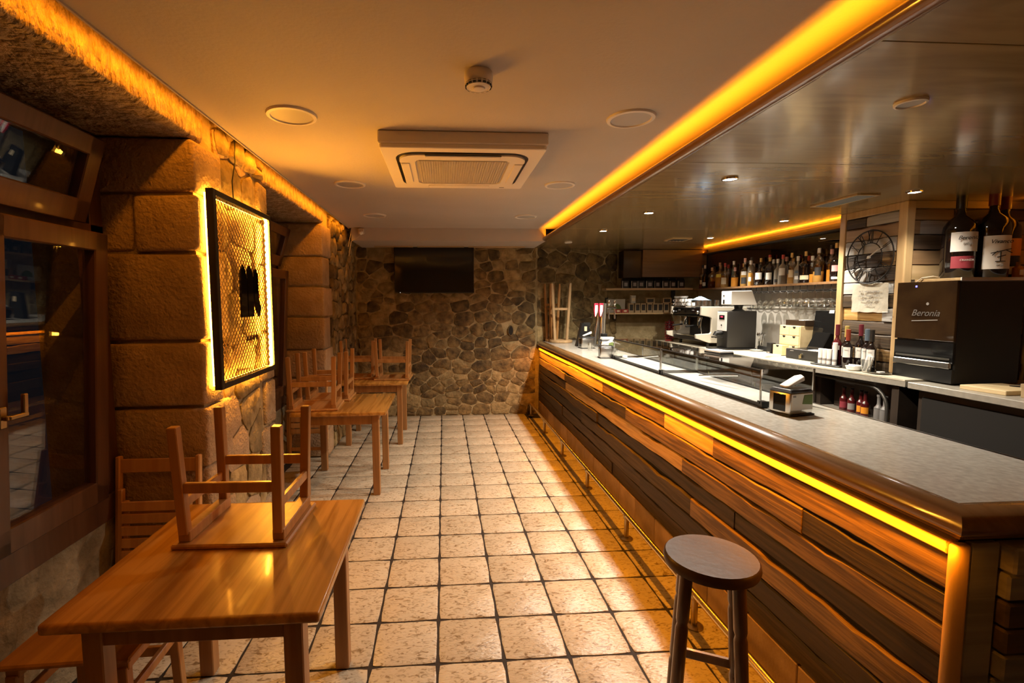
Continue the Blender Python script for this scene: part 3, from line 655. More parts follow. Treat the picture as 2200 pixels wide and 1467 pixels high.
# ------------------------------------------------------------------ TELEVISION
tv = thing('television', 'flat black television mounted high on the stone wall', 'television', (-.125, 6.94, 2.125))
MB().box(-.565, .565, -.02, .03, -.325, .325).build('casing', M['black'], tv, bevel=.004)
MB().box(-.555, .555, -.0225, -.02, -.308, .315).build('screen', M['black_gloss'], tv)
MB().box(-.25, .25, .03, .08, -.15, .15).build('wall_bracket', M['black_metal'], tv)
MB().box(-.488, -.482, -.024, -.02, -.318, -.312).build('standby_light', M['led_white'], tv)

# ------------------------------------------------------------------ TABLES
def table(x0, x1, y0, y1, label):
    t = thing('dining_table', label, 'table', ((x0+x1)/2, (y0+y1)/2, 0)); a, b = (x1-x0)/2, (y1-y0)/2
    MB().box(-a, a, -b, b, .715, .75).build('tabletop', M['table'], t, bevel=.010, seg=3, smooth=50)
    ap = MB()
    ap.box(-a+.12, a-.12, -b+.075, -b+.10, .625, .715).box(-a+.12, a-.12, b-.10, b-.075, .625, .715).box(-a+.09, -a+.115, -b+.10, b-.10, .625, .715).box(a-.115, a-.09, -b+.10, b-.10, .625, .715)
    ap.build('apron', M['table_leg'], t, bevel=.003)
    for sx in (-1, 1):
        for sy in (-1, 1):
            x, y = sx*(a-.10), sy*(b-.095); MB().box(x-.03, x+.03, y-.03, y+.03, .0, .716).build('leg', M['table_leg'], t, bevel=.004)
    return t
table(-1.175, -.378, 1.385, 2.225, 'nearest wooden table, with one upturned stool on it')
table(-1.30, -.495, 4.04, 4.88, 'middle wooden table, beside the far window opening, under two upturned stools')
table(-1.225, -.425, 5.53, 6.37, 'farthest wooden table, by the rubble wall below the television')

# ------------------------------------------------------------------ LOW STOOLS
def low_stool(label, loc, rz, flip, group=None, brace=False):
    """square stool, origin under the feet when upright"""
    t = thing('low_stool', label, 'stool', loc, rz, group); h = .465
    def Z(z): return (h-z) if flip else z
    def bx(name, m, x0, x1, y0, y1, z0, z1, bv=.003):
        a, b = sorted((Z(z0), Z(z1))); return MB().box(x0, x1, y0, y1, a, b).build(name, m, t, bevel=bv)
    bx('seat', M['stool_seat'], -.215, .215, -.19, .19, h-.02, h, .006)
    for sx in (-1, 1):
        bx('seat_cleat', M['stool_wood'], sx*.175-.022, sx*.175+.022, -.165, .165, h-.062, h-.02)
        for sy in (-1, 1):
            p0 = (sx*.175, sy*.155, Z(h-.05)); p1 = (sx*.188, sy*.172, Z(0)); MB().bar(p0, p1, .036, .036).build('leg', M['stool_wood'], t, bevel=.003)
    for sy in (-1, 1): bx('stretcher', M['stool_wood'], -.172, .172, sy*.162-.010, sy*.162+.010, .215, .255)
    for sx in (-1, 1): bx('stretcher', M['stool_wood'], sx*.183-.010, sx*.183+.010, -.15, .15, .285, .32)
    if brace:
        for sy in (-1, 1): MB().bar((-.15, sy*.14, Z(.04)), (.15, sy*.14, Z(h-.06)), .03, .022).build('brace', M['stool_wood'], t, bevel=.002)
    return t
low_stool('upturned low wooden stool alone on the nearest table', (-.805, 1.975, .75), -.03, True)
low_stool('upturned stool at the near side of the middle table', (-1.13, 4.275, .75), .06, True)
low_stool('upturned stool at the far side of the middle table', (-1.10, 4.69, .75), .02, True)
low_stool('upturned stool at the right end of the farthest table', (-.612, 5.86, .75), -.03, True)
low_stool('upturned stool at the wall end of the farthest table', (-1.045, 5.98, .75), .05, True)
low_stool('low wooden stool standing on the floor beside the nearest table', (-1.30, 1.80, 0), 0.03, False, brace=True)

# ------------------------------------------------------------------ FOLDED CHAIRS leaning on the jambs
def folded_chair(label, loc):
    t = thing('folding_chair', label, 'chair', loc); t.rotation_euler = (-.10, 0, 0); w_ = .20
    for s in (-1, 1):
        MB().bar((s*w_, 0, 0), (s*w_, 0, .88), .024, .034).build('back_post', M['fold_wood'], t, bevel=.005)
        MB().bar((s*(w_-.032), -.032, .02), (s*(w_-.032), -.032, .72), .024, .030).build('front_leg', M['fold_wood'], t, bevel=.004)
    for z, hh in ((.83, .07), (.60, .045)): MB().box(-w_+.01, w_-.01, -.009, .009, z-hh/2, z+hh/2).build('back_slat', M['fold_wood'], t, bevel=.003)
    for k in range(6): MB().box(-w_+.045, w_-.045, -.058, -.044, .30+k*.062, .348+k*.062).build('seat_slat', M['fold_wood'], t, bevel=.003)
    for s in (-1, 1): MB().box(s*(w_-.06)-.012, s*(w_-.06)+.012, -.046, -.026, .29, .66).build('seat_rail', M['fold_wood'], t, bevel=.003)
    MB().box(-w_+.03, w_-.03, -.04, -.024, .12, .155).build('stretcher', M['fold_wood'], t, bevel=.003)
    return t
folded_chair('honey wood folding chair folded flat behind the nearest table', (-1.495, 2.48, .0))
folded_chair('honey wood folding chair folded flat behind the middle table', (-1.45, 5.07, .0))

# ------------------------------------------------------------------ BAR STOOLS
def bar_stool(label, loc, rz, h, m, mtop, flip=False, r=.155, group=None):
    t = thing('bar_stool', label, 'bar stool', loc, rz, group)
    Z = (lambda z: h-z) if flip else (lambda z: z)
    pr = [(r*.86, h-.042), (r*.97, h-.036), (r, h-.02), (r*.985, h-.006), (r*.95, h)]
    pr = [(a, Z(z)) for a, z in pr]; pr = pr[::-1] if flip else pr
    MB().lathe(pr, 36).build('seat', mtop, t, smooth=35)
    for k in range(4):
        a = PI/4+k*PI/2; c, s = math.cos(a), math.sin(a); f = lambda q, z: (c*q, s*q, Z(z))
        b = MB(); zs = [h-.04, h-.12, h-.20, h-.215, h-.23, h*.42, h*.40, h*.38, .10, 0]; rr = [.021, .021, .021, .017, .021, .021, .017, .021, .019, .016]
        top, bot = r*.70, r*1.08
        pts = [Vector(f(top+(bot-top)*(h-z)/h, z)) for z in zs]; vs = []; n = 12
        for p, q in zip(pts, rr):
            for j in range(n): u = 2*PI*j/n; vs.append((p.x+q*math.cos(u), p.y+q*math.sin(u), p.z))
        fs = [(i*n+j, i*n+(j+1) % n, (i+1)*n+(j+1) % n, (i+1)*n+j) for i in range(len(zs)-1) for j in range(n)]+[tuple(range(n)), tuple(range((len(zs)-1)*n, len(zs)*n))]
        b.add(vs, fs).build('leg', m, t, smooth=40)
    for k in range(4):
        a, a2 = PI/4+k*PI/2, PI/4+(k+1)*PI/2; z = h*(.36 if k % 2 else .43); q = r*.70+(r*.38)*(1-z/h)
        MB().bar((math.cos(a)*q, math.sin(a)*q, Z(z)), (math.cos(a2)*q, math.sin(a2)*q, Z(z)), .020, .034, (0, 0, 1)).build('stretcher', m, t, bevel=.004)
    return t
bar_stool('dark brown round bar stool standing alone before the bar', (.918, 1.545, 0), -.45, .79, M['bar_stool'], M['bar_stool_top'])
bar_stool('pale wooden bar stool upturned on the far end of the bar', (1.675, 6.78, 1.088), -.25, .84, M['pale_stool'], M['pale_stool'], True, .165)
# the second one is nested against the back wall, darker
bar_stool('brown wooden bar stool upturned on the bar end behind the pale one', (1.585, 6.955, 1.088), .35, .84, M['stool_wood'], M['stool_wood'], True, .10)

# ------------------------------------------------------------------ DISPLAY CASES on the bar
def display_case(y0, y1, label):
    t = thing('display_case', label, 'display case', (1.87, (y0+y1)/2, 1.088)); a, b, hh = .15, (y1-y0)/2, .205
    MB().box(-a, -a+.012, -b, b, 0, .022).box(a-.012, a, -b, b, 0, .022).box(-a, a, -b, -b+.012, 0, .03).box(-a, a, b-.012, b, 0, .03).build('base_frame', M['black'], t)
    MB().box(-a+.014, a-.014, -b+.014, b-.014, .004, .012).build('tray', M['tray_white'], t)
    g = .004
    MB().box(-a, -a+g, -b, b, .022, hh).build('front_pane', M['case_glass'], t); MB().box(a-g, a, -b, b, .022, hh*.55).build('back_pane', M['case_glass'], t)
    MB().box(-a+g, a, -b, -b+g, .03, hh).build('end_pane', M['case_glass'], t); MB().box(-a+g, a, b-g, b, .03, hh).build('end_pane', M['case_glass'], t)
    MB().box(-a, a, -b, b, hh, hh+g).build('top_pane', M['case_glass'], t)
    MB().box(-a-.002, -a+.012, -b, b, hh-.010, hh-.001).build('front_bead', M['black'], t)
    for sy in (-1, 1):
        for sx in (-1, 1): MB().box(sx*a-.004, sx*a+.004, sy*b-.004, sy*b+.004, .02, hh+.004).build('corner_seal', M['steel'], t)
        MB().box(-a-.004, -a+.03, sy*b-.02, sy*b+.02, 0, .035).build('corner_foot', M['black'], t)
    MB().tube([(-.05, b*.35, .05), (.03, -b*.2, .10)], .006, 8).build('support_rod', M['chrome'], t)
    return t
ca = display_case(2.48, 3.685, 'glass display case on the bar nearest the viewer'); cb = display_case(3.70, 4.75, 'glass display case on the bar farther away, behind the first')
pad = thing('order_pad', 'white order pad lying on top of the glass display case', 'notepad', (1.95, 3.28, 1.298), .1)
MB().box(-.05, .05, -.09, .09, 0, .012).build('board', M['black'], pad); MB().box(-.05, .05, -.085, .085, .012, .022).build('sheets', M['paper'], pad)

# ------------------------------------------------------------------ NAPKIN DISPENSERS and other things on the bar
def dispenser(label, loc, rz, s=1.0, napkin=True, adv=True):
    t = thing('napkin_dispenser', label, 'napkin dispenser', loc, rz); a, b, hh = .075*s, .062*s, .118*s
    MB().box(-a, a, -b, b, .006, hh).build('body', M['steel'], t, bevel=.006, seg=2, smooth=50)
    MB().prism([(-a-.008, -b-.008), (a+.008, -b-.008), (a+.008, b+.008), (-a-.008, b+.008)], 0, .008).build('base_plate', M['black'], t, bevel=.003)
    MB().add([(-a-.004, -b-.004, hh), (a+.004, -b-.004, hh), (a+.004, b+.004, hh), (-a-.004, b+.004, hh), (-a+.01, -b+.01, hh+.016), (a-.01, -b+.01, hh+.016), (a-.01, b-.01, hh+.016), (-a+.01, b-.01, hh+.016)],
             [(3,2,1,0),(0,1,5,4),(1,2,6,5),(2,3,7,6),(3,0,4,7),(4,5,6,7)]).build('lid', M['black'], t, bevel=.003)
    for s2 in (-1, 1): MB().box(s2*a-.002, s2*a+.002, -b*.55, b*.55, .02, hh-.012).build('side_slot', M['black_gloss'], t)
    if adv:
        c = MB().box(-a+.006, a-.006, -b-.003, -b-.0005, .030, hh-.006).build('advert_card', M['label'], t)
        MB().prism([(0, .06), (a-.01, .055), (a-.01, hh-.012), (.01, hh-.012)], -b-.0045, -b-.003, 'y').build('leaf_print', M['green'], c)
        MB().box(-a+.012, -a+.03, -b-.0045, -b-.003, hh-.022, hh-.012).build('logo_print', M['grey_ink'], c)
    if napkin:
        pts = [(-.05, -.01, hh+.016), (-.045, -.028, hh+.020), (.055, -.030, hh+.052), (.066, .0, hh+.062), (.055, .03, hh+.05), (-.045, .028, hh+.020)]
        n = len(pts); vs = [Vector(p)*1.0 for p in pts]+[Vector(p)+Vector((-.004, 0, .022 if 1 < i < 5 else .010)) for i, p in enumerate(pts)]
        MB().add(vs, [tuple(range(n))[::-1], tuple(range(n, 2*n))]+[(i, (i+1) % n, n+(i+1) % n, n+i) for i in range(n)]).build('napkin', M['paper'], t, bevel=.005, seg=2, smooth=60)
    return t
dispenser('steel napkin dispenser with a pulled napkin at the near end of the display cases', (1.785, 2.338, 1.088), .23)
dispenser('steel napkin dispenser against the far end of the glass cases', (1.675, 4.845, 1.088), -.1, .95, adv=False)
dispenser('steel napkin dispenser beside the black menu holder', (1.785, 5.90, 1.088), .05, 1.1, adv=False)
dispenser('white topped napkin dispenser before the beer tap', (1.90, 5.48, 1.088), -.1, 1.05, napkin=False)
st_ = thing('napkin_stack', 'folded white napkins on top of the dispenser before the beer tap', 'napkins', (1.90, 5.48, 1.088+.124+.017), -.1)
for k in range(3): MB().box(-.07+.003*k, .07, -.055, .055-.003*k, k*.009, k*.009+.008).build('napkin', M['paper'], st_, bevel=.002)
cn = thing('crumpled_napkin', 'crumpled white paper napkin inside the far glass case end', 'napkin', (1.80, 4.66, 1.101))
b = MB(); rr = random.Random(2)
b.lathe([(.008, 0), (.024, .004), (.028, .014), (.02, .028), (.006, .034)], 9); b.v = [tuple(c+rr.uniform(-.005, .005) if i < 2 else max(0, c+rr.uniform(-.003, .003)) for i, c in enumerate(v)) for v in b.v]
b.build('sheet', M['paper'], cn)
for k, (x, y) in enumerate([(1.745, 5.62), (1.79, 4.93)]):
    gl = thing('tumbler', ['small empty glass standing between the two far napkin dispensers', 'small empty glass beside the dispenser at the glass case end'][k], 'glass', (x, y, 1.088))
    MB().lathe([(.0, .003), (.026, .003), (.034, .09), (.032, .09), (.024, .006), (0, .006)], 16, cap=False).build('body', M['thin_glass'], gl, smooth=True)
mh = thing('menu_holder', 'black slanted menu box holding cards beside the beer tap', 'menu holder', (1.82, 6.17, 1.088), .05)
MB().prism([(-.10, 0), (.08, 0), (.09, .20), (.06, .27), (-.03, .31)], -.04, .04, 'y').build('body', M['black'], mh, bevel=.006)
MB().box(.0, .035, -.045, -.04, .20, .26).build('card', M['cream_label'], mh); MB().box(-.005, .085, -.03, .03, .25, .31).build('menu_card', M['black_metal'], mh)
ms = thing('black_sauce_caddy', 'slim black caddy standing between menu box and dispenser', 'caddy', (1.965, 5.78, 1.088)); MB().box(-.03, .03, -.04, .04, 0, .19).build('body', M['black'], ms, bevel=.004); MB().box(-.012, .012, -.043, -.04, .03, .10).build('label_strip', M['label'], ms)
# beer tap
bt = thing('beer_tap', 'slanted chrome beer tower with two red handles', 'beer tap', (2.03, 6.05, 1.088))
MB().lathe([(.06, 0), (.06, .012), (.045, .02)], 20).build('base', M['chrome'], bt, smooth=40)
MB().tube([(0, 0, .015), (0, 0, .30), (.012, 0, .56)], .048, 18, r1=.040).build('column', M['steel'], bt, smooth=50)
MB().tube([(-.085, .05, .015), (-.02, .05, .52)], .028, 14).build('second_column', M['steel'], bt, smooth=50)
for k, x in enumerate((-.10, -.035)):
    h_ = MB().prism([(x-.022, .39), (x-.006, .385), (x+.022, .46), (x+.024, .56), (x-.026, .56), (x-.03, .46)], -.075, -.05, 'y').build('handle', M['tap_red'], bt, bevel=.006, seg=2, smooth=50)
    MB().prism([(x-.017, .395), (x-.008, .395), (x+.014, .46), (x+.014, .535), (x-.018, .535), (x-.022, .46)], -.079, -.0745, 'y').build('badge', M['white'], h_)
    MB().tube([(x, -.05, .52), (x+.03, 0, .54)], .012, 8).build('handle_stem', M['chrome'], bt, smooth=True)
MB().tube([(.02, 0, .50), (.10, 0, .51), (.18, 0, .50)], .016, 10).build('crossbar', M['chrome'], bt, smooth=True)
for x in (.085, .16):
    MB().tube([(x, 0, .55), (x, 0, .40), (x+.004, 0, .36)], .010, 10).build('spout', M['chrome'], bt, smooth=True); MB().lathe([(.01, .53), (.018, .55), (.016, .585), (.006, .60)], 12).build('spout_knob', M['chrome'], bt, smooth=True, loc=(x, 0, 0))

# ------------------------------------------------------------------ BACK COUNTER
ZB = 1.07
bc = thing('back_counter', 'cream topped back counter running under the bottle shelf', 'counter', (0, 0, 0))
pl = [(3.30, 7.30), (3.30, 4.75), (3.46, 3.42), (3.46, 3.36), (4.03, 3.36), (4.03, 3.64), (3.67, 3.64), (3.67, 4.31), (4.03, 4.31), (4.03, 7.30)]
MB().prism(pl, ZB-.012, ZB).build('top', M['back_top'], bc); MB().prism([(a+(.004 if a < 3.5 else 0), b) for a, b in pl], ZB-.055, ZB-.012).build('edge', M['back_edge'], bc)
MB().box(3.62, 4.03, 4.35, 7.30, 0, ZB-.055).build('carcass', M['cab_dark'], bc)
for y0, y1 in ((4.40, 5.35), (5.37, 6.32), (6.34, 7.28)):
    d_ = MB().box(3.60, 3.62, y0, y1, .12, .96).build('door', M['cab_dark'], bc, bevel=.003); MB().box(3.585, 3.60, y1-.08, y1-.06, .55, .72).build('handle', M['steel'], d_)
sc_ = thing('steel_counter', 'dull grey steel counter continuing right of the wine fridge', 'counter', (0, 0, 0))
MB().box(3.46, 4.55, 1.2, 3.34, ZB-.06, ZB-.012).build('top', M['back_edge'], sc_, bevel=.004); MB().box(3.56, 4.5, 1.2, 3.34, 0, ZB-.06).build('carcass', M['cab_dark'], sc_)
for y0, y1 in ((1.25, 1.92), (1.94, 2.60), (2.62, 3.30)): MB().box(3.54, 3.56, y0, y1, .1, .95).build('door', M['dark_void'], sc_, bevel=.004)
# low bottle cooler under the counter with rounded frame
cl = thing('bottle_cooler', 'open fronted black bottle cooler with rounded frame under the back counter', 'cooler', (0, 0, 0))
arc = [(4.32, .97), (3.70, .97)]+[(3.70-.17*math.sin(t*PI/12), .80+.17*math.cos(t*PI/12)) for t in range(1, 7)]+[(3.53, .1)]
MB().tube([(3.50, a, b) for a, b in arc], .013, 8).build('front_frame', M['gunmetal'], cl, smooth=50)
MB().box(3.50, 3.98, 3.44, 3.50, .05, 1.0).build('side_panel', M['cab_dark'], cl); MB().box(3.97, 4.0, 3.5, 4.33, .05, 1.0).build('back_panel', M['cab_dark'], cl)
MB().box(3.50, 3.97, 3.50, 4.33, .655, .672).build('shelf', M['back_edge'], cl); MB().box(3.50, 3.97, 3.5, 4.33, .05, .10).build('base', M['cab_dark'], cl); MB().box(3.54, 3.56, 3.52, 4.32, .1, .655).build('lower_door', M['black'], cl)
def simple_bottle(name, label, cat, loc, prof, m, capm, caph, lab=None, group=None, n=16, fill=None):
    """lathe bottle: body, cap and front labels (z0, z1, material, half angle)"""
    t = thing(name, label, cat, loc, 0, group); bo_ = MB().lathe(prof, n).build('body', m, t, smooth=50)
    if fill:
        bo_.data.materials.append(M['clear_neck'])
        for p_ in bo_.data.polygons:
            if p_.center.z > fill*prof[-1][1]: p_.material_index = 1
    r, z = prof[-1]
    if capm: MB().lathe([(r+.002, z-caph*.55), (r+.0025, z+caph*.45-.002), (r*.8, z+caph*.45)], 12).build('cap', capm, t, smooth=40)
    for L_ in (lab or []):
        z0, z1, lm, ang, face = L_[:5]; rb_ = max(q for q, _ in prof)+.0012
        # radius at label height
        rr = max([q for q, zz_ in prof if z0-.02 <= zz_ <= z1+.02] or [rb_])+.0012
        b = MB(); k = 8; vs = []
        for zz_ in (z0, z1):
            for i in range(k+1): a = face-ang+2*ang*i/k; vs.append((rr*math.cos(a), rr*math.sin(a), zz_))
        b.add(vs, [(i, i+1, k+2+i, k+1+i) for i in range(k)]).build('label', lm, t, smooth=True)
    return t
FA = PI+.75     # labels turned to the aisle and the viewer
def bprof(r, h, sh=.62, nk=.30, nr=None):
    nr = nr or min(.014, r*.42); s = h*sh
    return [(r*.9, 0), (r, .006), (r, h*.34), (r, h*.40), (r, h*.46), (r, h*.52), (r, s), (r*.93, s+h*.04), (r*.66, s+h*.09), (nr*1.15, s+h*.15), (nr, s+h*.19), (nr, h-.012), (nr*1.12, h-.01), (nr*1.12, h)]
for k, (x, y, m, lm, lb) in enumerate([(3.62, 4.08, 'sauce_red', 'red_label', 'small dark bottle with purple label, first from the left in the cooler'), (3.62, 3.995, 'sauce_red', 'grey_ink', 'small dark bottle with grey label, second from the left in the cooler'),
        (3.62, 3.90, 'sauce_red', 'orange_label', 'small dark bottle with orange label, third from the left in the cooler'), (3.60, 3.835, 'sauce_red', 'orange_label', 'small dark bottle with orange label, fourth from the left in the cooler'), (3.62, 3.72, 'sauce_red', 'red_label', 'small dark bottle with red label beside the two frosted ones'),
        (3.57, 3.675, 'bottle_grey', None, 'frosted grey bottle, left of the two in the cooler'), (3.56, 3.61, 'bottle_grey', None, 'frosted grey bottle, right of the two in the cooler'), (3.62, 3.57, 'brown', 'cream_label', 'brown bottle with cream label at the rounded cooler frame')]):
    simple_bottle('soft_drink_bottle', lb, 'bottle', (x, y, .672), bprof(.031, .215, .5), M[m], M['cap_black'] if m != 'bottle_grey' else M['bottle_grey'], .016, [(.03, .085, M[lm], .9, FA)] if lm else None, 'bottles in the cooler')
bx_ = thing('ice_cabinet', 'low black glossy cabinet behind the bar', 'cabinet', (2.95, 2.45, 0)); MB().box(-.30, .30, -.85, .62, 0, .70).build('body', M['black'], bx_, bevel=.004); MB().box(-.32, .32, -.87, .64, .70, .735).build('lid', M['black_gloss'], bx_, bevel=.008, seg=2)
# ---- coffee machine
cm = thing('espresso_machine', 'cream sided two group espresso machine on the back counter', 'coffee machine', (3.58, 6.44, ZB))
MB().box(-.22, .36, -.385, .385, .07, .12).build('base', M['black_metal'], cm, bevel=.006)
MB().box(.02, .36, -.385, .385, .12, .52).build('body', M['black_metal'], cm, bevel=.01)
MB().box(-.24, .10, -.385, .385, .39, .515).build('head', M['black_gloss'], cm, bevel=.012, seg=2)
cprof = [(-.32, .168), (-.315, .115), (-.13, .055), (.34, .055), (.36, .522), (-.255, .528), (-.26, .415), (-.13, .39), (-.112, .37), (-.112, .195), (-.13, .178)]
for sy in (-1, 1): MB().prism(cprof, sy*.405-.018, sy*.405+.018, 'y').build('side_panel', M['cream'], cm, bevel=.006, seg=2)
for y in (-.19, .19):
    g_ = MB().lathe([(.030, .27), (.034, .28), (.034, .39)], 16).build('group_head', M['chrome'], cm, smooth=True, loc=(-.14, y, 0))
    MB().tube([(-.05, 0, .275), (-.20, -.01, .262)], .011, 8).build('portafilter_handle', M['black'], g_, smooth=True); MB().tube([(-.01, 0, .27), (-.01, 0, .235)], .007, 8).build('spout', M['chrome'], g_)
for y in (-.36, .35): MB().tube([(-.20, y, .42), (-.23, y, .30), (-.21, y, .17)], .006, 8).build('steam_wand', M['chrome'], cm, smooth=True)
for y in (-.34, .33): MB().lathe([(.022, 0), (.026, .015), (.02, .03)], 12).build('knob', M['steel'], cm, smooth=True, loc=(-.245, y, .45), rot=(0, -PI/2, 0))
MB().box(-.20, .02, -.38, .38, .12, .135).build('drip_grid', M['steel'], cm)
for y in (-.19, .19): text('lettering', 'CREMA', .018, M['gold_print'], cm, (-.2425, y, .475), FACE_NEG_X)
for sy in (-.36, .36):
    for x in (-.12, .28): MB().lathe([(.02, 0), (.02, .07)], 10).build('foot', M['black'], cm, loc=(x, sy, 0))
# cups and glasses on the machine
r2_ = random.Random(8)
cup_pr = [(.018, 0), (.030, .006), (.036, .05), (.034, .05), (.028, .01), (0, .008)]
zt_ = ZB+.53
cpos = [(3.40, 6.83), (3.40, 6.74), (3.40, 6.64), (3.40, 6.55), (3.40, 6.46), (3.40, 6.36), (3.49, 6.79), (3.49, 6.69), (3.49, 6.60), (3.49, 6.50)]
c0 = None
for k, (x, y) in enumerate(cpos+[(a, b) for a, b in cpos[:5]]):
    z = zt_+(.052 if k >= len(cpos) else 0)
    lb = ('white cup in the bottom %s row on the espresso machine, %s from the wall' % ('front' if k < 6 else 'rear', ORD[k if k < 6 else k-6]), 'cups on the espresso machine') if k < len(cpos) else ('white cup stacked in the upper layer on the espresso machine, %s from the wall' % ORD[k-len(cpos)], 'cups on the espresso machine')
    if c0 is None:
        c0 = thing('coffee_cup', lb[0], 'cup', (x, y, z), 0, lb[1]); MB().lathe(cup_pr, 16, cap=False).build('body', M['porcelain'], c0, smooth=True); MB().tube([(.033, 0, .04), (.052, 0, .036), (.052, 0, .02), (.031, 0, .014)], .004, 6).build('handle', M['porcelain'], c0, smooth=True); c0.rotation_euler = (0, 0, PI)
    else: dup(c0, (x, y, z), PI+r2_.uniform(-.6, .6), *lb)
for k, y in enumerate((6.80, 6.66)):
    sa = thing('saucer_stack', ['stack of white saucers on the cups nearer the back wall', 'stack of white saucers on the cups nearer the grinder'][k], 'saucers', (3.41, y, zt_+.104))
    for j in range(3): MB().lathe([(.03, 0), (.062, .010), (.066, .014), (.03, .006)], 20).build('saucer', M['porcelain'], sa, smooth=True, loc=(0, 0, j*.011))
g0 = None
for k, (x, y) in enumerate([(3.40, 6.26), (3.40, 6.17), (3.40, 6.08), (3.49, 6.40), (3.49, 6.22), (3.49, 6.13), (3.58, 6.1)]):
    lb = 'small clear glass on the espresso machine, %s row, %s from the cups' % (('front', ORD[k]) if k < 3 else ('rear', ORD[k-3]))
    if g0 is None:
        g0 = thing('shot_glass', lb, 'glass', (x, y, zt_), 0, 'clear glasses on the espresso machine'); MB().lathe([(.034, 0), (.028, .082), (0, .082)], 14, cap=False).build('body', M['thin_glass'], g0, smooth=True)
    else: dup(g0, (x, y, zt_), None, lb)
clo = MB(); n = 9
for i in range(n+1):
    for j in range(n+1):
        u, v = i/n, j/n; clo.v.append((3.40+.17*u, 6.22+.26*v, zt_+.088+.035*math.sin(PI*u)*math.sin(PI*v)*(1+.4*math.sin(9*u+7*v))-.012*abs(v-.5)))
clo.f = [(i*(n+1)+j, i*(n+1)+j+1, (i+1)*(n+1)+j+1, (i+1)*(n+1)+j) for i in range(n) for j in range(n)]; clo.m = [0]*len(clo.f)
o = clo.build('cleaning_cloth', M['cloth_blue'], smooth=True); tag(o, 'pale blue cloth crumpled over the glasses on the espresso machine', 'cloth'); o.modifiers.new('thickness', 'SOLIDIFY').thickness = .004
# grinder
gd = thing('coffee_grinder', 'black coffee grinder with white front panel and red display', 'coffee grinder', (3.63, 5.765, ZB))
MB().box(-.17, .20, -.115, .115, .02, .475).build('body', M['black_metal'], gd, bevel=.012, seg=2, smooth=50)
MB().box(-.30, .20, -.13, .13, 0, .02).build('base', M['black'], gd, bevel=.006)
fp = MB().box(-.180, -.168, -.10, .10, .23, .465).build('front_panel', M['white'], gd, bevel=.004)
MB().box(-.183, -.180, -.06, .05, .37, .425).build('display', M['black_gloss'], fp); MB().box(-.1845, -.183, -.03, .02, .395, .412).build('display_digits', M['led_red'], fp)
MB().lathe([(.010, 0), (.010, .004)], 12).build('button', M['black'], fp, loc=(-.18, 0, .30), rot=(0, -PI/2, 0))
MB().tube([(-.15, 0, .21), (-.25, 0, .20), (-.26, 0, .17)], .028, 10).build('outlet', M['black'], gd, smooth=True); MB().bar((-.18, -.04, .15), (-.28, -.04, .15), .014).bar((-.18, .04, .15), (-.28, .04, .15), .014).build('fork', M['black_metal'], gd)
MB().lathe([(.08, .475), (.045, .50), (.05, .53), (.06, .55)], 16).build('throat', M['black'], gd, smooth=True, loc=(.03, 0, 0))
hp = MB().add([(-.13, -.11, .55), (.20, -.11, .55), (.20, .11, .55), (-.13, .11, .55), (-.13, -.11, .72), (.14, -.095, .725), (.14, .095, .725), (-.13, .11, .72)], [(3,2,1,0),(4,5,6,7),(0,1,5,4),(1,2,6,5),(2,3,7,6),(3,0,4,7)]).build('hopper', M['white'], gd, bevel=.008, seg=2)
MB().lathe([(.010, 0), (.010, .004)], 10).build('hopper_button', M['black'], hp, loc=(-.13, .05, .665), rot=(0, -PI/2, 0)); MB().box(-.134, -.13, .035, .062, .565, .615).build('hopper_catch', M['black'], hp)
# red bead decoration
rd = thing('bead_ornament', 'dark red bead tower ornament beside the espresso machine', 'ornament', (3.42, 7.08, ZB))
MB().lathe([(.055, 0), (.06, .02), (.03, .03)], 14).build('base', M['cap_red'], rd, smooth=True); MB().lathe([(.044, .03), (.044, .26), (.012, .32)], 12).build('core', M['cap_wine'], rd, smooth=True)
bd = MB().lathe([(.0035, -.0115), (.010, -.007), (.013, 0), (.010, .007), (.0035, .0115)], 7).mesh('bead', M['red_bead'], smooth=True)
for lv in range(8):
    for k in range(9):
        a = 2*PI*(k+.5*(lv % 2))/9; link('bead', bd, rd, (.056*math.cos(a), .056*math.sin(a), .05+lv*.033))
# ---- till corner
ct = thing('cutlery_glass', 'glass full of teaspoons beside the grinder', 'glass', (3.93, 5.70, ZB))
MB().lathe([(0, .003), (.03, .003), (.036, .10), (.034, .10), (.028, .006), (0, .006)], 14, cap=False).build('tumbler', M['thin_glass'], ct, smooth=True)
for k in range(9):
    a = 2*PI*k/9; MB().tube([(.012*math.cos(a), .012*math.sin(a), .01), (.04*math.cos(a), .04*math.sin(a), .17)], .003, 6).lathe([(.002, -.02), (.011, 0), (.002, .02)], 8, (.042*math.cos(a), .042*math.sin(a), .185)).build('spoon', M['chrome'], ct, smooth=True)
pt = thing('white_saucer', 'small white dish before the teaspoon glass', 'dish', (3.74, 5.50, ZB)); MB().lathe([(.04, 0), (.07, .012), (.072, .015), (.03, .006)], 20).build('dish', M['porcelain'], pt, smooth=True)
bt2 = thing('black_box', 'flat black box with pale lid between teaspoon glass and wooden chest', 'box', (3.88, 5.44, ZB)); MB().box(-.08, .08, -.14, .14, 0, .055).build('body', M['black'], bt2, bevel=.004); MB().box(-.075, .075, -.13, .13, .055, .062).build('lid', M['steel'], bt2)
tn = thing('tall_black_tin', 'small upright black tin left of the wooden chest', 'tin', (3.70, 5.19, ZB)); MB().box(-.03, .03, -.035, .035, 0, .125).build('body', M['black'], tn, bevel=.003); MB().box(-.0315, -.03, -.02, .02, .01, .025).build('print', M['grey_ink'], tn)
pp = thing('paper_pile', 'pile of white papers with pink note at the back counter edge', 'papers', (3.46, 5.02, ZB), .10)
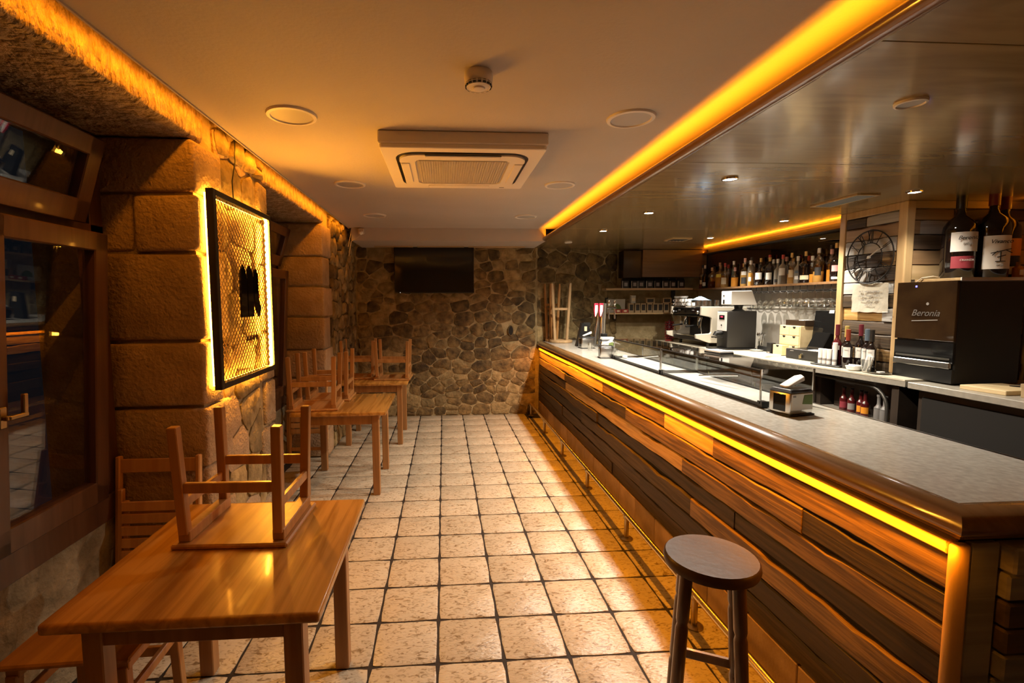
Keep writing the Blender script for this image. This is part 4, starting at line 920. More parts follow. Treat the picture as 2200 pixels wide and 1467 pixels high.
for k in range(4): MB().box(-.10+.006*k, .10, -.17, .16-.008*k, k*.006, k*.006+.005).build('sheet', M['paper'], pp, rot=(0, 0, .04*(k-1)))
MB().box(-.03, .02, .02, .10, .024, .026).build('pink_note', M['pink_label'], pp)
ch = thing('drawer_chest', 'miniature pale wooden chest of drawers beside the till', 'drawer chest', (3.82, 4.975, ZB), 0)
MB().box(-.07, .12, -.155, .155, 0, .33).build('body', M['chest_wood'], ch, bevel=.003)
def drw(y0, y1, z0, z1, pulls, out=0):
    d = MB().box(-.078-out, -.068, y0, y1, z0, z1).build('drawer', M['chest_wood'], ch, bevel=.002)
    for y in pulls: MB().prism([(y+.022*math.cos(t*PI/8), z1-.001+.022*math.sin(t*PI/8)) for t in range(8, 17)], -.0795-out, -.078-out, 'x').build('pull_notch', M['black'], d)
drw(.003, .146, .228, .322, [.075]); drw(-.146, -.003, .228, .322, [-.075]); drw(-.146, .146, .122, .220, [.075, -.075]); drw(.003, .146, .006, .114, [.075], .07); drw(-.146, -.003, .006, .114, [-.075])
mb_ = thing('black_tray_box', 'dark open box lying on the wooden chest of drawers', 'box', (3.84, 4.96, ZB+.33)); MB().box(-.05, .11, -.15, .14, 0, .06).build('body', M['veneer_dark'], mb_, bevel=.003); MB().box(-.05, .05, -.13, -.06, .058, .064).build('white_slip', M['paper'], mb_)
ci = thing('till_monitor', 'tilted black till monitor with white sticker beside the pillar post', 'monitor', (3.93, 4.64, ZB)); 
MB().box(-.08, .06, -.06, .08, 0, .02).build('foot', M['black'], ci, bevel=.004); MB().bar((0, 0, .02), (0.0, 0, .20), .05, .04).build('stand', M['black'], ci)
sc2 = MB().box(-.018, .0, -.165, .165, 0, .325).build('screen', M['black_gloss'], ci, bevel=.004); sc2.location = (-.05, 0, .17); sc2.rotation_euler = (0, .10, 0)
MB().box(-.0195, -.018, -.08, -.02, .30, .332).build('sticker', M['white'], sc2)
tr = thing('card_terminal', 'glossy black card terminal in front of the till monitor', 'card terminal', (3.77, 4.57, ZB+.106)); MB().prism([(-.07, 0), (.06, 0), (.06, .16), (.02, .175)], -.10, .10, 'y').build('body', M['black_gloss'], tr, bevel=.006)
MB().box(-.074, -.068, -.07, .07, .012, .03).build('key_strip', M['steel'], tr)
cr_ = thing('cash_drawer', 'wide black cash drawer with keys in its lock', 'cash drawer', (3.72, 4.585, ZB), .04)
MB().box(-.12, .125, -.225, .225, 0, .105).build('body', M['black'], cr_, bevel=.003); MB().box(-.124, -.12, -.22, .22, .012, .098).build('front', M['black_metal'], cr_)
MB().lathe([(.012, 0), (.012, .008)], 12).build('lock', M['steel'], cr_, loc=(-.124, .0, .06), rot=(0, -PI/2, 0)); MB().box(-.138, -.134, -.003, .012, .02, .065).box(-.138, -.134, .016, .028, .015, .05).build('key', M['brass_dull'], cr_)
text('lettering', 'posiflow', .014, M['gold_print'], cr_, (-.1245, .14, .086), FACE_NEG_X)
wp = thing('crumpled_receipts', 'white receipts lying on the cash drawer', 'receipts', (3.68, 4.43, ZB+.106), .1); MB().box(-.06, .03, -.09, .10, 0, .006).box(-.05, .02, -.10, .0, .006, .014).build('slips', M['paper'], wp, rot=(.0, 0, .1))
ty = thing('bar_tray', 'black oblong tray with white cylinders before the wine bottles', 'tray', (3.545, 4.17, ZB), .12)
MB().prism([(x*.075, y*.15) for x, y in ((-1, -.8), (-.8, -1), (.8, -1), (1, -.8), (1, .8), (.8, 1), (-.8, 1), (-1, .8))], 0, .014).build('dish', M['black'], ty, bevel=.004)
for k, y in enumerate((.10, .055, .01, -.045)):
    lb = ['white paper sleeve on the black tray, left end', 'white paper sleeve on the black tray, second', 'white paper sleeve on the black tray, third', 'white plastic tube on the black tray nearest the wine bottles'][k]
    q = thing('paper_sleeve', lb, 'sleeve', (3.545-.12*y, 4.17+y, ZB+.014)); MB().lathe([(.019, 0), (.019, .135 if k < 3 else .20), (.016, .137 if k < 3 else .202)], 14).build('tube', M['paper'], q, smooth=40); MB().lathe([(.0195, .03), (.0195, .05)], 14, cap=False).build('band', M['grey_ink'], q, smooth=True)
WB = [(3.60, 4.165, .335, 'rose_bottle', 'cap_wine', 'dark rose wine bottle with square white label at the black tray'), (3.62, 4.085, .325, 'wine_glass_dark', 'cap_yellow', 'red wine bottle with yellow capsule and tall white label'),
      (3.55, 3.99, .30, 'wine_glass_dark', 'cap_orange', 'shorter red wine bottle with rust red capsule and white label'), (3.625, 3.945, .345, 'wine_glass_dark', 'cap_wine', 'tallest wine bottle with burgundy capsule and white stopper'),
      (3.60, 3.855, .31, 'wine_glass_dark', 'cap_blue', 'red wine bottle with blue grey capsule, second from the wine fridge'), (3.56, 3.765, .31, 'wine_glass_dark', 'cap_black', 'red wine bottle with black capsule next to the wine fridge')]
for k, (x, y, h_, m, cp, lb) in enumerate(WB):
    t = simple_bottle('wine_bottle', lb, 'wine bottle', (x, y, ZB), bprof(.038, h_, .60, nr=.0135), M[m], M[cp], .10, [((.10, .18)[0]+(.05 if k == 0 else 0), .19, M['label'], .75, FA-.15)], 'wine bottles on the back counter')
    f_ = FA-.15; lx = .0402*math.cos(f_); ly = .0402*math.sin(f_)
    text('label_print', ['RIOJA', 'ROBLE', 'ERRIOXA', 'IZADI', 'CUNE', 'VINO'][k] if False else ['Tinto', 'Crianza', 'Blanco', 'Joven', 'ROBLE', 'VINO'][k], .012, M['grey_ink'], t, (lx*1.02, ly*1.02, .165), (PI/2, 0, f_+PI/2))
    if k == 3: MB().lathe([(.012, h_), (.014, h_+.006), (.014, h_+.022), (.008, h_+.026)], 12).build('stopper', M['cap_white'], t, smooth=True)
bo = thing('white_bowl', 'low white bowl of packets before the wine bottles', 'bowl', (3.50, 3.86, ZB)); MB().lathe([(.03, 0), (.05, .01), (.062, .04), (.058, .04), (.045, .014), (0, .01)], 18, cap=False).build('bowl', M['porcelain'], bo, smooth=True)
for k in range(6): MB().box(-.03, .03, -.006, .006, .03, .05).build('packet', M['paper'], bo, loc=(0, -.03+.012*k, .0), rot=(.2, 0, .3*k))
sg2 = thing('sugar_glass', 'glass of white sugar packets before the wine bottles', 'glass', (3.495, 3.735, ZB)); MB().lathe([(0, .004), (.028, .004), (.042, .11), (.040, .11), (.026, .008), (0, .008)], 16, cap=False).build('tumbler', M['thin_glass'], sg2, smooth=True)
for k in range(8):
    a = 2*PI*k/8; MB().box(-.014, .014, -.003, .003, .02, .14).build('packet', M['paper'], sg2, loc=(.012*math.cos(a), .012*math.sin(a), 0), rot=(.22*math.sin(a), .22*math.cos(a), a))
sp_ = thing('steel_saucer', 'shallow steel dish at the edge of the back counter', 'dish', (3.545, 3.66, ZB)); MB().lathe([(.04, 0), (.075, .010), (.078, .014), (.04, .005)], 24).build('dish', M['steel'], sp_, smooth=True); MB().box(-.02, .03, -.02, .015, .006, .02).build('receipt', M['paper'], sp_, bevel=.004)
# wine fridge
wf = thing('wine_dispenser_fridge', 'black counter top wine fridge with smoked door and script lettering', 'wine fridge', (3.60, 3.16, ZB))
MB().box(.02, .52, 0, .45, 0, .735).build('cabinet', M['black_metal'], wf, bevel=.006)
MB().box(0, .02, .0, .45, .30, .735).build('upper_door', M['amber_screen'], wf, bevel=.003); MB().box(.004, .02, .0, .45, .14, .29).build('lower_window', M['black_gloss'], wf, bevel=.003)
MB().box(-.012, .01, .01, .44, .105, .15).build('drip_rail', M['steel'], wf, bevel=.004); MB().box(.0, .012, .02, .43, .165, .18).build('shelf_edge', M['chrome'], wf); MB().box(.004, .02, 0, .45, .0, .10).build('kick_panel', M['black'], wf)
text('lettering', 'Beronia', .068, M['dim_print'], wf, (-.002, .215, .50), FACE_NEG_X, shear=.35)
MB().bar((-.0015, .12, .452), (-.0015, .315, .44), .001, .006).build('lettering_underline', M['gold_print'], wf); MB().lathe([(.006, 0), (.011, .003)], 10).build('emblem', M['gold_print'], wf, loc=(0, .20, .57), rot=(0, -PI/2, 0))
MB().box(-.0015, 0, .29, .302, .695, .708).build('status_light', M['led_blue'], wf)
# boards and boxes at the right edge
for k, (x, y, a, b_, z, h_, m, lb) in enumerate([(3.72, 2.93, .17, .13, ZB-.012, .03, 'chest_wood', 'pale wooden cutting board on the steel counter'), (3.80, 2.62, .20, .13, ZB-.012, .085, 'card', 'flat brown cardboard box at the right edge of the steel counter')]):
    t = thing(['cutting_board', 'cardboard_box'][k], lb, ['cutting board', 'box'][k], (x, y, z), .08); MB().box(-a, a, -b_, b_, 0, h_).build('body', M[m], t, bevel=.003)
    if k: MB().box(-a-.002, a+.002, -b_-.002, b_+.002, h_-.02, h_+.002).build('lid', M[m], t); MB().box(-.02, .16, -b_-.004, -b_-.002, .02, .045).build('print', M['ink'], t)
    else: MB().prism([(.10+.03*math.cos(q*PI/6), .03*math.sin(q*PI/6)) for q in range(12)], h_, h_+.002).build('handle_hole', M['black'], t)

# ------------------------------------------------------------------ PLANKED PILLAR
PX, PYn, PYf = 3.69, 3.656, 4.29
pi_ = MB().box(PX+.02, 4.80, PYn+.02, PYf, 0, ZS).build('pillar', M['cab_dark']); tag(pi_, 'square pillar clad in reclaimed planks carrying the clock', 'pillar', kind='structure')
zp = [1.07, 1.15, 1.262, 1.378, 1.487, 1.604, 1.722, 1.827, 1.952, 2.071, 2.192, 2.305, 2.397]
side = {11: [(4.23, 4.03, 'b_dark'), (4.03, 3.72, 'b_grey')], 10: [(4.23, 3.72, 'b_knot')], 9: [(4.23, 4.05, 'b_grey'), (4.05, 3.72, 'b_grey')], 8: [(4.23, 3.86, 'b_black'), (3.86, 3.72, 'b_mid')], 7: [(4.23, 3.96, 'b_grey'), (3.96, 3.72, 'b_black')], 6: [(4.23, 3.84, 'b_grey'), (3.84, 3.72, 'b_grey')],
        5: [(4.23, 3.72, 'b_dark')], 4: [(4.23, 3.82, 'b_pine'), (3.82, 3.72, 'b_grey')], 3: [(4.23, 3.72, 'b_dark')], 2: [(4.23, 3.72, 'b_dark')], 1: [(4.23, 3.72, 'b_mid')], 0: [(4.23, 3.72, 'b_dark')]}
near = {11: [(3.75, 4.10, 'b_mid_x'), (4.10, 4.78, 'b_dark_x')], 10: [(3.75, 3.81, 'b_mid_x'), (3.81, 4.30, 'b_grey_x'), (4.30, 4.78, 'b_grey_x')], 9: [(3.75, 4.00, 'b_dark_x'), (4.0, 4.78, 'b_mid_x')], 8: [(3.75, 4.25, 'b_mid_x'), (4.25, 4.78, 'b_pine_x')], 7: [(3.75, 4.78, 'b_pine_x')], 6: [(3.75, 4.78, 'b_dark_x')], 5: [(3.75, 4.78, 'b_mid_x')], 4: [(3.75, 4.78, 'b_dark_x')], 3: [(3.75, 4.78, 'b_mid_x')], 2: [(3.75, 4.78, 'b_dark_x')], 1: [(3.75, 4.78, 'b_dark_x')], 0: [(3.75, 4.78, 'b_dark_x')]}
rp = random.Random(9)
def plank(name, m, along, u0, u1, z0, z1, base, out, parent):
    n = 7; vs = []; ph = rp.uniform(0, 9); pj = rp.uniform(.010, .026)
    for k in range(n+1):
        u = u0+(u1-u0)*k/n; wv = .004*math.sin(u*23+ph)+.002*math.sin(u*57+ph); zt = z1-.004+min(wv, .003); 
        for d, z in ((0, z0+.002), (pj, z0+.004), (pj, zt-.01), (pj*.6, zt), (0, zt)): vs.append((base-d, u, z) if along == 'y' else (u, base-d, z))
    fs = [(k*5+q, k*5+(q+1) % 5, (k+1)*5+(q+1) % 5, (k+1)*5+q) for k in range(n) for q in range(5)]+[tuple(range(5)), tuple(range(n*5, n*5+5))]
    return MB().add(vs, fs).build(name, m, parent, smooth=35)
for k in range(12):
    for a, b, m in side[k]: plank('plank', M[m], 'y', a-.001, b+.001, zp[k], zp[k+1], PX+.021, 1, pi_)
    for a, b, m in near[k]: plank('plank', M[m], 'x', a+.001, b-.001, zp[k], zp[k+1], PYn+.021, 1, pi_)
box('corner_post', M['trim_wood'], PX-.012, PX+.06, PYn-.012, PYn+.065, ZB+.0, ZS, pi_, bevel=.008, seg=2)
box('edge_post', M['trim_wood'], PX-.012, PX+.03, 4.235, 4.30, ZB, ZS, pi_, bevel=.005)
box('top_rail', M['trim_wood'], PX-.006, PX+.025, PYn+.065, 4.235, 2.397, ZS, pi_, bevel=.003)
box('top_rail', M['trim_wood_x'], PX+.06, 4.78, PYn-.006, PYn+.025, 2.397, ZS, pi_, bevel=.003)
# wall clock
ck = thing('wall_clock', 'round black skeleton wall clock with roman numerals on the pillar', 'clock', (PX-.03, 3.948, 2.038)); 
def circ(r, n=40): return [(0, r*math.cos(2*PI*k/n), r*math.sin(2*PI*k/n)) for k in range(n)]
MB().tube(circ(.226), .0055, 8, True).build('outer_ring', M['wire'], ck, smooth=True); MB().tube(circ(.120, 32), .004, 8, True).build('inner_ring', M['wire'], ck, smooth=True)
NUM = ['XII', 'I', 'II', 'III', 'IV', 'V', 'VI', 'VII', 'VIII', 'IX', 'X', 'XI']
for k, s_ in enumerate(NUM):
    a = -k*PI/6; b = MB()      # clockwise as seen from the aisle (looking along +X, y runs to the left)
    d = Vector((0, -math.sin(-a)*-1*-1, math.cos(a))) ; d = Vector((0, -math.sin(k*PI/6), math.cos(k*PI/6))); tt = Vector((0, -math.cos(k*PI/6), -math.sin(k*PI/6)))
    wd = {'I': .012, 'V': .034, 'X': .034}; tot = sum(wd[c] for c in s_); u = -tot/2
    for c in s_:
        m_ = u+wd[c]/2; P = lambda uu, r: d*r+tt*uu
        if c == 'I': b.bar(P(m_, .122), P(m_, .222), .005, .003)
        if c == 'V': b.bar(P(m_-.012, .222), P(m_, .122), .006, .003); b.bar(P(m_+.012, .222), P(m_, .122), .004, .003)
        if c == 'X': b.bar(P(m_-.012, .222), P(m_+.012, .122), .006, .003); b.bar(P(m_+.012, .222), P(m_-.012, .122), .004, .003)
        u += wd[c]
    b.build('numeral', M['wire'], ck)
for nm, hr, ln in (('hour_hand', 1.83, .10), ('minute_hand', 1.98, .145)):
    an = hr*PI/6; d = Vector((0, -math.sin(an), math.cos(an))); MB().bar(d*-.02+Vector((-.006, 0, 0)), d*ln+Vector((-.006, 0, 0)), .012, .003, wx1=.005).build(nm, M['cap_white'], ck)
MB().lathe([(.014, 0), (.012, .012)], 14).build('hub', M['white'], ck, smooth=True, loc=(0, 0, 0), rot=(0, -PI/2, 0)); MB().box(.0, .022, -.006, .006, .216, .236).build('hook', M['steel'], ck)
# paper notice
po = thing('paper_notice', 'creased paper notice taped to the pillar below the clock', 'notice', (PX-.018, 3.935, 1.688)); b = MB(); n = 8; rr = random.Random(6)
b.v = [(rr.uniform(-.006, .004), -.178+.356*i/n, -.125+.25*j/n+(.006 if i % 3 == 0 and j == 0 else 0)) for j in range(n+1) for i in range(n+1)]; b.f = [(j*(n+1)+i, j*(n+1)+i+1, (j+1)*(n+1)+i+1, (j+1)*(n+1)+i) for j in range(n) for i in range(n)]; b.m = [0]*len(b.f)
b.build('sheet', M['paper_cream'], po, smooth=True)
for z, s_ in ((.055, 'BILTZARREN ZERRO'), (.018, 'HEMEN ADMITITUKO'), (-.020, 'TXARTELAK HEMEN'), (-.058, 'SALGAI')): text('lettering', s_, .024, M['grey_ink'], po, (-.0085, .0, z), FACE_NEG_X, sx=.92)
MB().box(-.010, -.007, -.19, -.14, -.121, -.114).build('tape', M['white'], po)

# ------------------------------------------------------------------ SHELF WITH BIG DISPLAY BOTTLES
s3 = thing('display_shelf', 'white edged shelf carrying the giant wine bottles above the wine fridge', 'shelf', (0, 0, 1.808)); MB().box(3.76, 4.78, 3.28, 3.63, 0, .022).build('board', M['trim_wood_x'], s3, bevel=.003); MB().box(3.755, 4.78, 3.272, 3.28, 0, .024).build('edging', M['white'], s3)
big = [(3.94, 3.475, .60, .10, 'giant dark wine bottle with cream and red labels at the shelf end'), (4.13, 3.41, .612, .10, 'giant dark wine bottle with one large white label'), (4.335, 3.50, .60, .095, 'giant dark wine bottle with orange label at the picture edge')]
for k, (x, y, h_, r, lb) in enumerate(big):
    f_ = -PI/2-.35
    pr_ = [(r*.9, 0), (r, .012), (r, h_*.60), (r*.95, h_*.66), (r*.72, h_*.73), (r*.34, h_*.79), (r*.27, h_*.84), (r*.25, h_-.02), (r*.30, h_-.016), (r*.30, h_)]
    t = simple_bottle('giant_wine_bottle', lb, 'wine bottle', (x, y, 1.83), pr_, M['wine_glass_dark'], M['cap_black'] if k == 0 else M['cap_wine'], .13, {0: [(.20, .345, M['label'], .95, f_), (.075, .165, M['red_label'], .72, f_-.15)], 1: [(.065, .31, M['label'], .95, f_)], 2: [(.17, .30, M['orange_label'], .9, f_), (.03, .09, M['label'], .6, f_)]}[k], 'giant wine bottles on the shelf', 28)
    q = r+.003
    def lab_text(s_, z, sz, m, sh=.0): text('label_print', s_, sz, m, t, (q*math.cos(f_), q*math.sin(f_), z), (PI/2, 0, f_+PI/2), shear=sh)
    if k == 0: lab_text('Beronia', .30, .040, M['ink'], .35); lab_text('RIOJA', .255, .022, M['grey_ink']); lab_text('CRIANZA', .135, .02, M['label'])
    if k == 1:
        lab_text('Vivanco', .265, .042, M['ink'], .3); lab_text('RIOJA', .09, .016, M['grey_ink'])
        gl_ = MB()
        for (a, b2), (c_, d_) in (((-.06, .18), (.06, .21)), ((-.05, .165), (-.02, .195)), ((.0, .19), (.0, .12)), ((-.03, .12), (.03, .12)), ((-.02, .15), (.03, .165)), ((.03, .2), (.065, .18))):
            P3 = lambda u, z: Vector(((q+.001)*math.cos(f_)-math.sin(f_)*u, (q+.001)*math.sin(f_)+math.cos(f_)*u, z)); gl_.bar(P3(a, b2), P3(c_, d_), .006, .002)
        gl_.build('emblem_drawing', M['ink'], t)
mt = thing('miniature_bottle', 'tiny spirit bottle with white label at the right end of the shelf', 'bottle', (4.30, 3.36, 1.83)); MB().lathe(bprof(.03, .12, .6), 14).build('body', M['amber'], mt, smooth=50); MB().box(-.022, .022, -.033, -.0305, .02, .06).build('label', M['label'], mt)
cb_ = thing('loose_cable', 'thin pale cable looping above the wine fridge', 'cable', (3.80, 3.5, 1.806)); MB().tube([(-.06, .1, -.0), (-.05, .06, .035), (.0, .02, .045), (.06, .02, .035)], .004, 8).build('wire', M['plug'], cb_, smooth=True)
# hanging glass at the right edge
def wine_glass_mesh(bowl=.042, h_=.20, bh_=.10):
    """hung foot-up: z=0 at the foot, bowl below"""
    return MB().lathe([(.034, 0), (.034, -.003), (.006, -.010), (.0035, -.03), (.0035, -(h_-bh_)), (bowl*.55, -(h_-bh_)-.012), (bowl*.95, -(h_-bh_*.62)), (bowl, -(h_-bh_*.45)), (bowl*.80, -h_), (bowl*.78, -h_), (bowl*.96, -(h_-bh_*.45))], 14, cap=False).mesh('glass_body', M['thin_glass'], smooth=True)
gA, gB = wine_glass_mesh(), wine_glass_mesh(.05, .17, .095)
rk2 = thing('glass_rail', 'short glass rail under the giant bottle shelf', 'glass rail', (4.13, 3.45, 1.765)); MB().box(-.08, .30, -.02, -.012, -.002, .004).box(-.08, .30, .012, .02, -.002, .004).box(-.07, -.05, -.02, .02, .004, .043).box(.27, .29, -.02, .02, .004, .043).build('wires', M['chrome'], rk2)
for k, x in enumerate((4.16, 4.275)):
    t = thing('hanging_wine_glass', ['wine glass hanging foot up beside the wine fridge, inner one', 'wine glass hanging foot up beside the wine fridge, outer one'][k], 'wine glass', (x, 3.45, 1.772)); link('body', gB, t)
# ------------------------------------------------------------------ BOTTLE SHELF
bs = thing('bottle_shelf', 'long dark wooden shelf full of spirit bottles before the mirror', 'shelf', (0, 0, 1.832)); MB().box(3.85, 4.055, 4.31, 7.40, 0, .026).build('board', M['cab_brown'], bs, bevel=.003)
BT = [ # y, height, width, x, body, cap, labels, description
 (7.15, .34, .085, 3.95, 'brown', 'cap_black', [(.06, .14, 'cream_label')], 'tall brown bottle with cream label and black cap, leftmost on the long shelf'),
 (7.045, .325, .075, 3.93, 'wine_glass_dark', 'cap_white', [(.03, .10, 'label')], 'dark slim bottle with low white label, second from the left'),
 (6.89, .28, .105, 3.95, 'brown', 'cork', [], 'squat brown brandy bottle with orange cork'),
 (6.69, .335, .115, 3.95, 'amber', 'cork', [(.14, .20, 'yellow_label')], 'whisky bottle with bright yellow label'),
 (6.53, .315, .105, 3.93, 'gold', 'cap_red', [(.03, .15, 'cream_label')], 'conical pale bottle with red cap beside the yellow label'),
 (6.45, .30, .06, 4.01, 'clear', 'cap_white', [], 'slim clear bottle behind the conical one'),
 (6.36, .33, .05, 3.95, 'greenish', 'cap_white', [(.05, .10, 'label')], 'slim pale green bottle with white cap'),
 (6.28, .24, .09, 3.92, 'amber', 'cap_pink', [], 'short faceted amber bottle beside the pale green one'),
 (6.19, .32, .06, 4.0, 'wine_glass_dark', 'cap_white', [], 'slim black bottle with white cap in the rear row'),
 (6.10, .345, .10, 3.94, 'gold', 'cap_pink', [(.02, .13, 'ink'), (.14, .20, 'label')], 'bottle with black label under white band and pink cap'),
 (5.98, .345, .085, 3.95, 'clear', 'cap_black', [(.06, .18, 'label')], 'clear bottle with tall white label and black cap'),
 (5.87, .325, .08, 4.0, 'amber', 'cap_gold', [], 'amber bottle with gold cap behind the diamond label'),
 (5.77, .24, .118, 3.92, 'wine_glass_dark', 'cap_black', [(.06, .17, 'label')], 'square black bottle with slanted white label'),
 (5.72, .35, .06, 4.01, 'brown', 'cap_red', [], 'brown bottle with red cap rising behind the square black ones'),
 (5.60, .31, .10, 3.93, 'wine_glass_dark', 'cap_gold', [(.05, .16, 'label')], 'black bottle with gold cap and pointed white label'),
 (5.49, .28, .075, 3.95, 'clear', 'cap_white', [(.02, .07, 'ink')], 'clear bottle with silver cap and low dark label'),
 (5.39, .32, .095, 3.94, 'clear', 'cap_red', [(.09, .20, 'label')], 'clear gin bottle with red cap and white label'),
 (5.30, .27, .055, 4.0, 'amber', 'cap_gold', [], 'slim amber bottle with gold cap in the rear row'),
 (5.235, .325, .078, 3.93, 'gold', 'cap_gold', [(.06, .17, 'cream_label')], 'pale gold bottle with cream label'),
 (5.15, .28, .076, 3.94, 'clear', 'cap_white', [(.04, .09, 'label'), (.11, .15, 'cap_blue')], 'clear bottle with blue patch and white cap'),
 (5.03, .32, .13, 3.935, 'wine_glass_dark', 'cap_gold', [(.03, .09, 'cream_label')], 'big round shouldered black bottle with gold cap'),
 (4.945, .335, .058, 4.01, 'amber', 'cap_gold', [], 'amber bottle with gold cap behind the big black one'),
 (4.84, .335, .095, 3.93, 'gold', 'cap_white', [(.06, .17, 'ink')], 'cut glass bottle with black hexagon label'),
 (4.775, .36, .05, 4.01, 'amber', 'cap_black', [], 'tall amber bottle with black cap in the rear row'),
 (4.72, .31, .08, 3.97, 'amber', 'cap_pink', [], 'orange amber bottle with copper cap'),
 (4.615, .36, .10, 3.93, 'wine_glass_dark', 'cap_gold', [(.09, .17, 'pink_label'), (.02, .05, 'label')], 'dark bottle with round pink label beside the pillar post'),
 (4.52, .34, .08, 4.0, 'amber', 'cap_gold', [], 'amber bottle half hidden behind the pillar post'),
 (4.44, .33, .08, 3.95, 'clear', 'cap_red', [(.07, .15, 'label')], 'clear bottle hidden behind the pillar post'),
 (6.965, .30, .06, 4.02, 'amber', 'cap_black', [], 'slim amber bottle behind the squat brandy, rear row'),
 (6.79, .31, .07, 4.02, 'gold', 'cap_gold', [], 'pale gold bottle left of the yellow label, rear row'),
 (6.60, .30, .06, 4.02, 'amber', 'cap_red', [], 'amber bottle with red cap between yellow label and conical bottle'),
 (6.245, .29, .044, 4.02, 'gold', 'cap_gold', [], 'narrow gold bottle behind the faceted one'),
 (6.04, .27, .06, 4.02, 'amber', 'cap_white', [], 'short amber bottle in the rear between black label and tall white label'),
 (5.92, .30, .05, 3.90, 'gold', 'cap_white', [(.05, .12, 'label')], 'narrow front bottle with white label right of the tall clear one'),
 (5.66, .29, .06, 4.02, 'amber', 'cap_white', [], 'amber bottle glowing between the two black white-labelled ones'),
 (5.54, .27, .05, 4.02, 'gold', 'cap_black', [], 'gold bottle behind the pointed white label'),
 (5.44, .30, .05, 4.02, 'amber', 'cap_pink', [], 'amber bottle behind the silver capped one'),
 (5.09, .28, .055, 4.02, 'gold', 'cap_red', [], 'gold bottle with red cap left of the big black one'),
 (4.90, .26, .05, 3.91, 'amber', 'cap_white', [], 'short amber bottle left of the cut glass one'),
 (4.67, .30, .05, 4.02, 'gold', 'cap_white', [], 'gold bottle rising behind the pink label')]
for i, (y, h_, wd_, x, m, cp, labs, lb) in enumerate(BT):
    r = wd_/2; sh = [.60, .55, .66, .58][i % 4]
    simple_bottle('spirit_bottle', lb, 'bottle', (x, y, 1.858), bprof(r, h_, sh, nr=.0125), M[m], M[cp], .05, [(a+.12*(b-a), b-.12*(b-a), M[q], .62, FA) for a, b, q in labs], 'spirit bottles on the long shelf', 16 if wd_ > .06 else 12, fill=(.42, .55, .36, .5)[i % 4] if m in ('amber', 'gold', 'brown') else None)
# wire rack and hanging glasses
rk = thing('glass_rack', 'black scalloped wire rack under the bottle shelf', 'glass rack', (0, 0, 1.78)); b = MB()
b.tube([(3.87, 4.33, 0), (3.87, 6.1, 0)], .004, 6); b.tube([(4.03, 4.33, 0), (4.03, 6.1, 0)], .004, 6)
for k in range(17):
    y = 4.38+k*.105; b.tube([(3.87, y, .0), (3.866, y+.026, -.018), (3.866, y+.052, -.022), (3.866, y+.078, -.018), (3.87, y+.105, 0)], .0035, 6); b.tube([(3.87, y, 0), (3.87, y, .052)], .0035, 6); b.tube([(3.87, y, 0), (4.04, y, 0)], .003, 6)
b.build('wires', M['wire'], rk, smooth=True)
ga = None
for k in range(4):
    y = 5.52+.11*k
    lb = 'tall slim wine glass hanging in the rack above the teaspoons, %s from the till' % ORD[k]
    if ga is None: ga = thing('hanging_wine_glass', lb, 'wine glass', (3.92, y, 1.775), 0, 'slim wine glasses in the rack'); link('body', gA, ga)
    else: dup(ga, (3.92, y, 1.775), None, lb)
gb_ = None
for row, x in ((0, 3.90), (1, 4.0)):
    for k in range(10):
        y = 4.42+.105*k
        lb = 'balloon glass hanging foot up in the %s row of the rack, %s from the pillar' % (('front', 'rear')[row], ORD[k])
        if gb_ is None: gb_ = thing('hanging_balloon_glass', lb, 'wine glass', (x, y, 1.772), 0, 'balloon glasses in the rack'); link('body', gB, gb_)
        else: dup(gb_, (x, y, 1.772), None, lb)

# ------------------------------------------------------------------ BACK SHELVES, CUPBOARD, COFFEE
cu_ = thing('high_cupboard', 'brown cupboard box under the ceiling behind the bar', 'cupboard', (0, 0, 0)); MB().box(3.03, 4.04, 7.20, 7.45, 2.04, 2.45).build('body', M['cab_brown'], cu_, bevel=.004); MB().box(2.745, 3.03, 7.235, 7.45, 2.03, 2.44).build('side_box', M['veneer_dark'], cu_, bevel=.004)
us = thing('coffee_shelf', 'upper pale wooden shelf on the stone wall with black coffee bags', 'shelf', (0, 0, 1.84)); MB().box(2.46, 3.82, 7.18, 7.44, 0, .032).build('board', M['trim_wood_x'], us, bevel=.003); MB().box(2.52, 2.57, 7.40, 7.43, -.33, 0).box(3.60, 3.65, 7.40, 7.43, -.33, 0).build('bracket', M['black_metal'], us)
ls = thing('box_shelf', 'lower pale wooden shelf on the stone wall with boxed coffee', 'shelf', (0, 0, 1.472)); MB().box(2.53, 3.62, 7.18, 7.40, 0, .024).build('board', M['trim_wood_x'], ls, bevel=.003)
bag0 = None; blab = ['leftmost', 'second from left', 'third from left', 'fourth from left', 'fifth from left', 'sixth from left', 'seventh from left', 'rightmost']
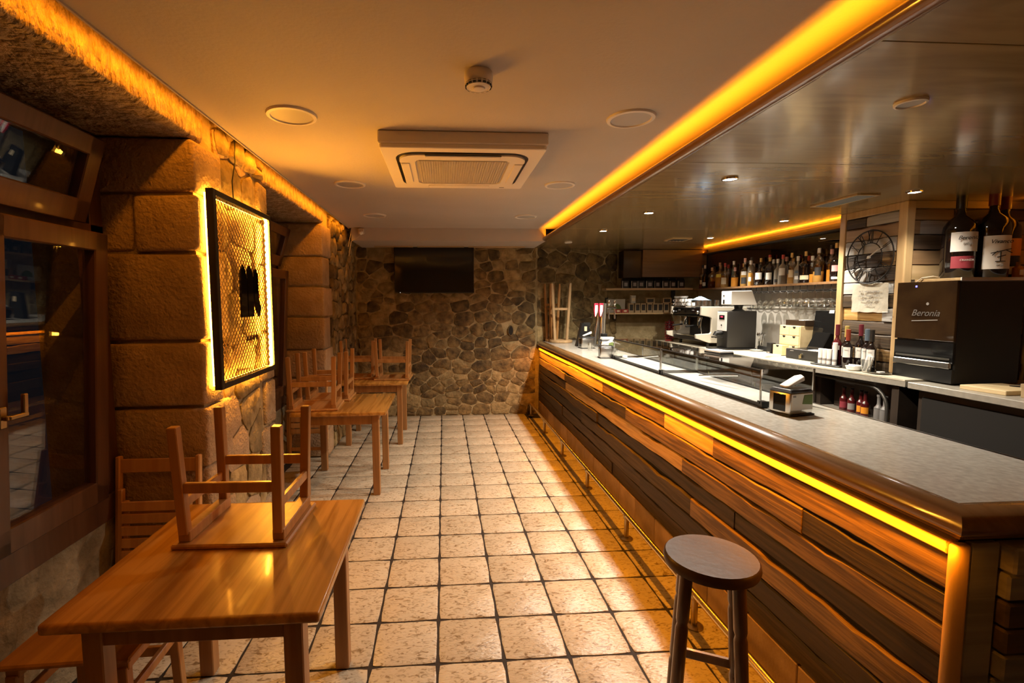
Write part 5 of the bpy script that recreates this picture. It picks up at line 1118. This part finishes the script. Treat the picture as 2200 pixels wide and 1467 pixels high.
for k in range(8):
    x = 2.80+k*.125+(.01 if k % 2 else 0); l_ = 'black foil coffee bag on the upper back shelf, '+blab[k]
    if bag0 is None:
        bag0 = thing('coffee_bag', l_, 'coffee bag', (x, 7.30, 1.872), 0, 'coffee bags on the upper shelf')
        MB().add([(-.045, -.035, 0), (.045, -.035, 0), (.045, .035, 0), (-.045, .035, 0), (-.048, -.035, .11), (.048, -.035, .11), (.048, .035, .11), (-.048, .035, .11), (-.046, -.003, .155), (.046, -.003, .155), (.046, .003, .155), (-.046, .003, .155)],
                 [(3,2,1,0),(0,1,5,4),(1,2,6,5),(2,3,7,6),(3,0,4,7),(4,5,9,8),(5,6,10,9),(6,7,11,10),(7,4,8,11),(8,9,10,11)]).build('bag', M['bag'], bag0)
        MB().bar((-.052, -.036, 0), (-.055, -.036, .11), .012, .004).build('side_gusset', M['bag_edge'], bag0); MB().box(-.026, .026, -.0375, -.0355, .03, .085).build('label', M['grey_ink'], bag0)
    else: dup(bag0, (x, 7.30, 1.872), R.uniform(-.25, .25), l_)
b0 = None
for k, x in enumerate((2.885, 2.985, 3.075, 3.175, 3.265, 3.345, 3.44, 3.545)):
    l_ = 'kraft coffee box with dark panel on the lower back shelf, '+blab[k]
    if b0 is None:
        b0 = thing('coffee_box', l_, 'coffee box', (x, 7.27, 1.496), 0, 'coffee boxes on the lower shelf'); MB().box(-.04, .04, -.03, .03, 0, .145).build('carton', M['card'], b0, bevel=.002); MB().box(-.027, .027, -.0315, -.030, .035, .125).build('panel', M['card_dark'], b0)
    else: dup(b0, (x, 7.27, 1.496), 0, l_)
for k, x in enumerate((3.185, 3.45)):
    t = thing('coffee_box', ['kraft coffee box laid on top of the upright boxes, left one', 'kraft coffee box laid on top of the upright boxes, right one'][k], 'coffee box', (x, 7.27, 1.641)); MB().box(-.07, .07, -.03, .03, 0, .082).build('carton', M['card'], t, bevel=.002); MB().box(-.05, .045, -.0315, -.030, .015, .065).build('panel', M['card_dark'], t)
t = thing('tall_carton', 'tall cream carton on the upright boxes at the left', 'carton', (2.92, 7.28, 1.641)); MB().box(-.035, .035, -.03, .03, 0, .12).build('carton', M['green_card'], t, bevel=.002); MB().box(-.025, .025, -.0315, -.03, .03, .08).build('print', M['cream_label'], t)
for k, x in enumerate((2.665, 2.775)):
    t = thing('red_tin', ['flat red tin at the left end of the lower back shelf', 'flat red tin beside the kraft boxes'][k], 'tin', (x, 7.23, 1.496)); MB().box(-.05, .05, -.03, .03, 0, .055).build('tin', M['red_tin'], t, bevel=.004); MB().lathe([(.02, 0), (.02, .001)], 14).build('badge', M['cream_label'], t, loc=(0, -.0302, .028), rot=(PI/2, 0, 0)).scale = (1.3, .7, 1)
t = thing('white_carton', 'white carton with green picture behind the red tins', 'carton', (2.68, 7.36, 1.496)); MB().box(-.14, .14, -.03, .03, 0, .21).build('carton', M['green_card'], t, bevel=.002); MB().prism([(.08*math.cos(q*PI/8), .05+.09*math.sin(q*PI/8)) for q in range(9)], -.032, -.030, 'y').build('picture', M['green'], t)
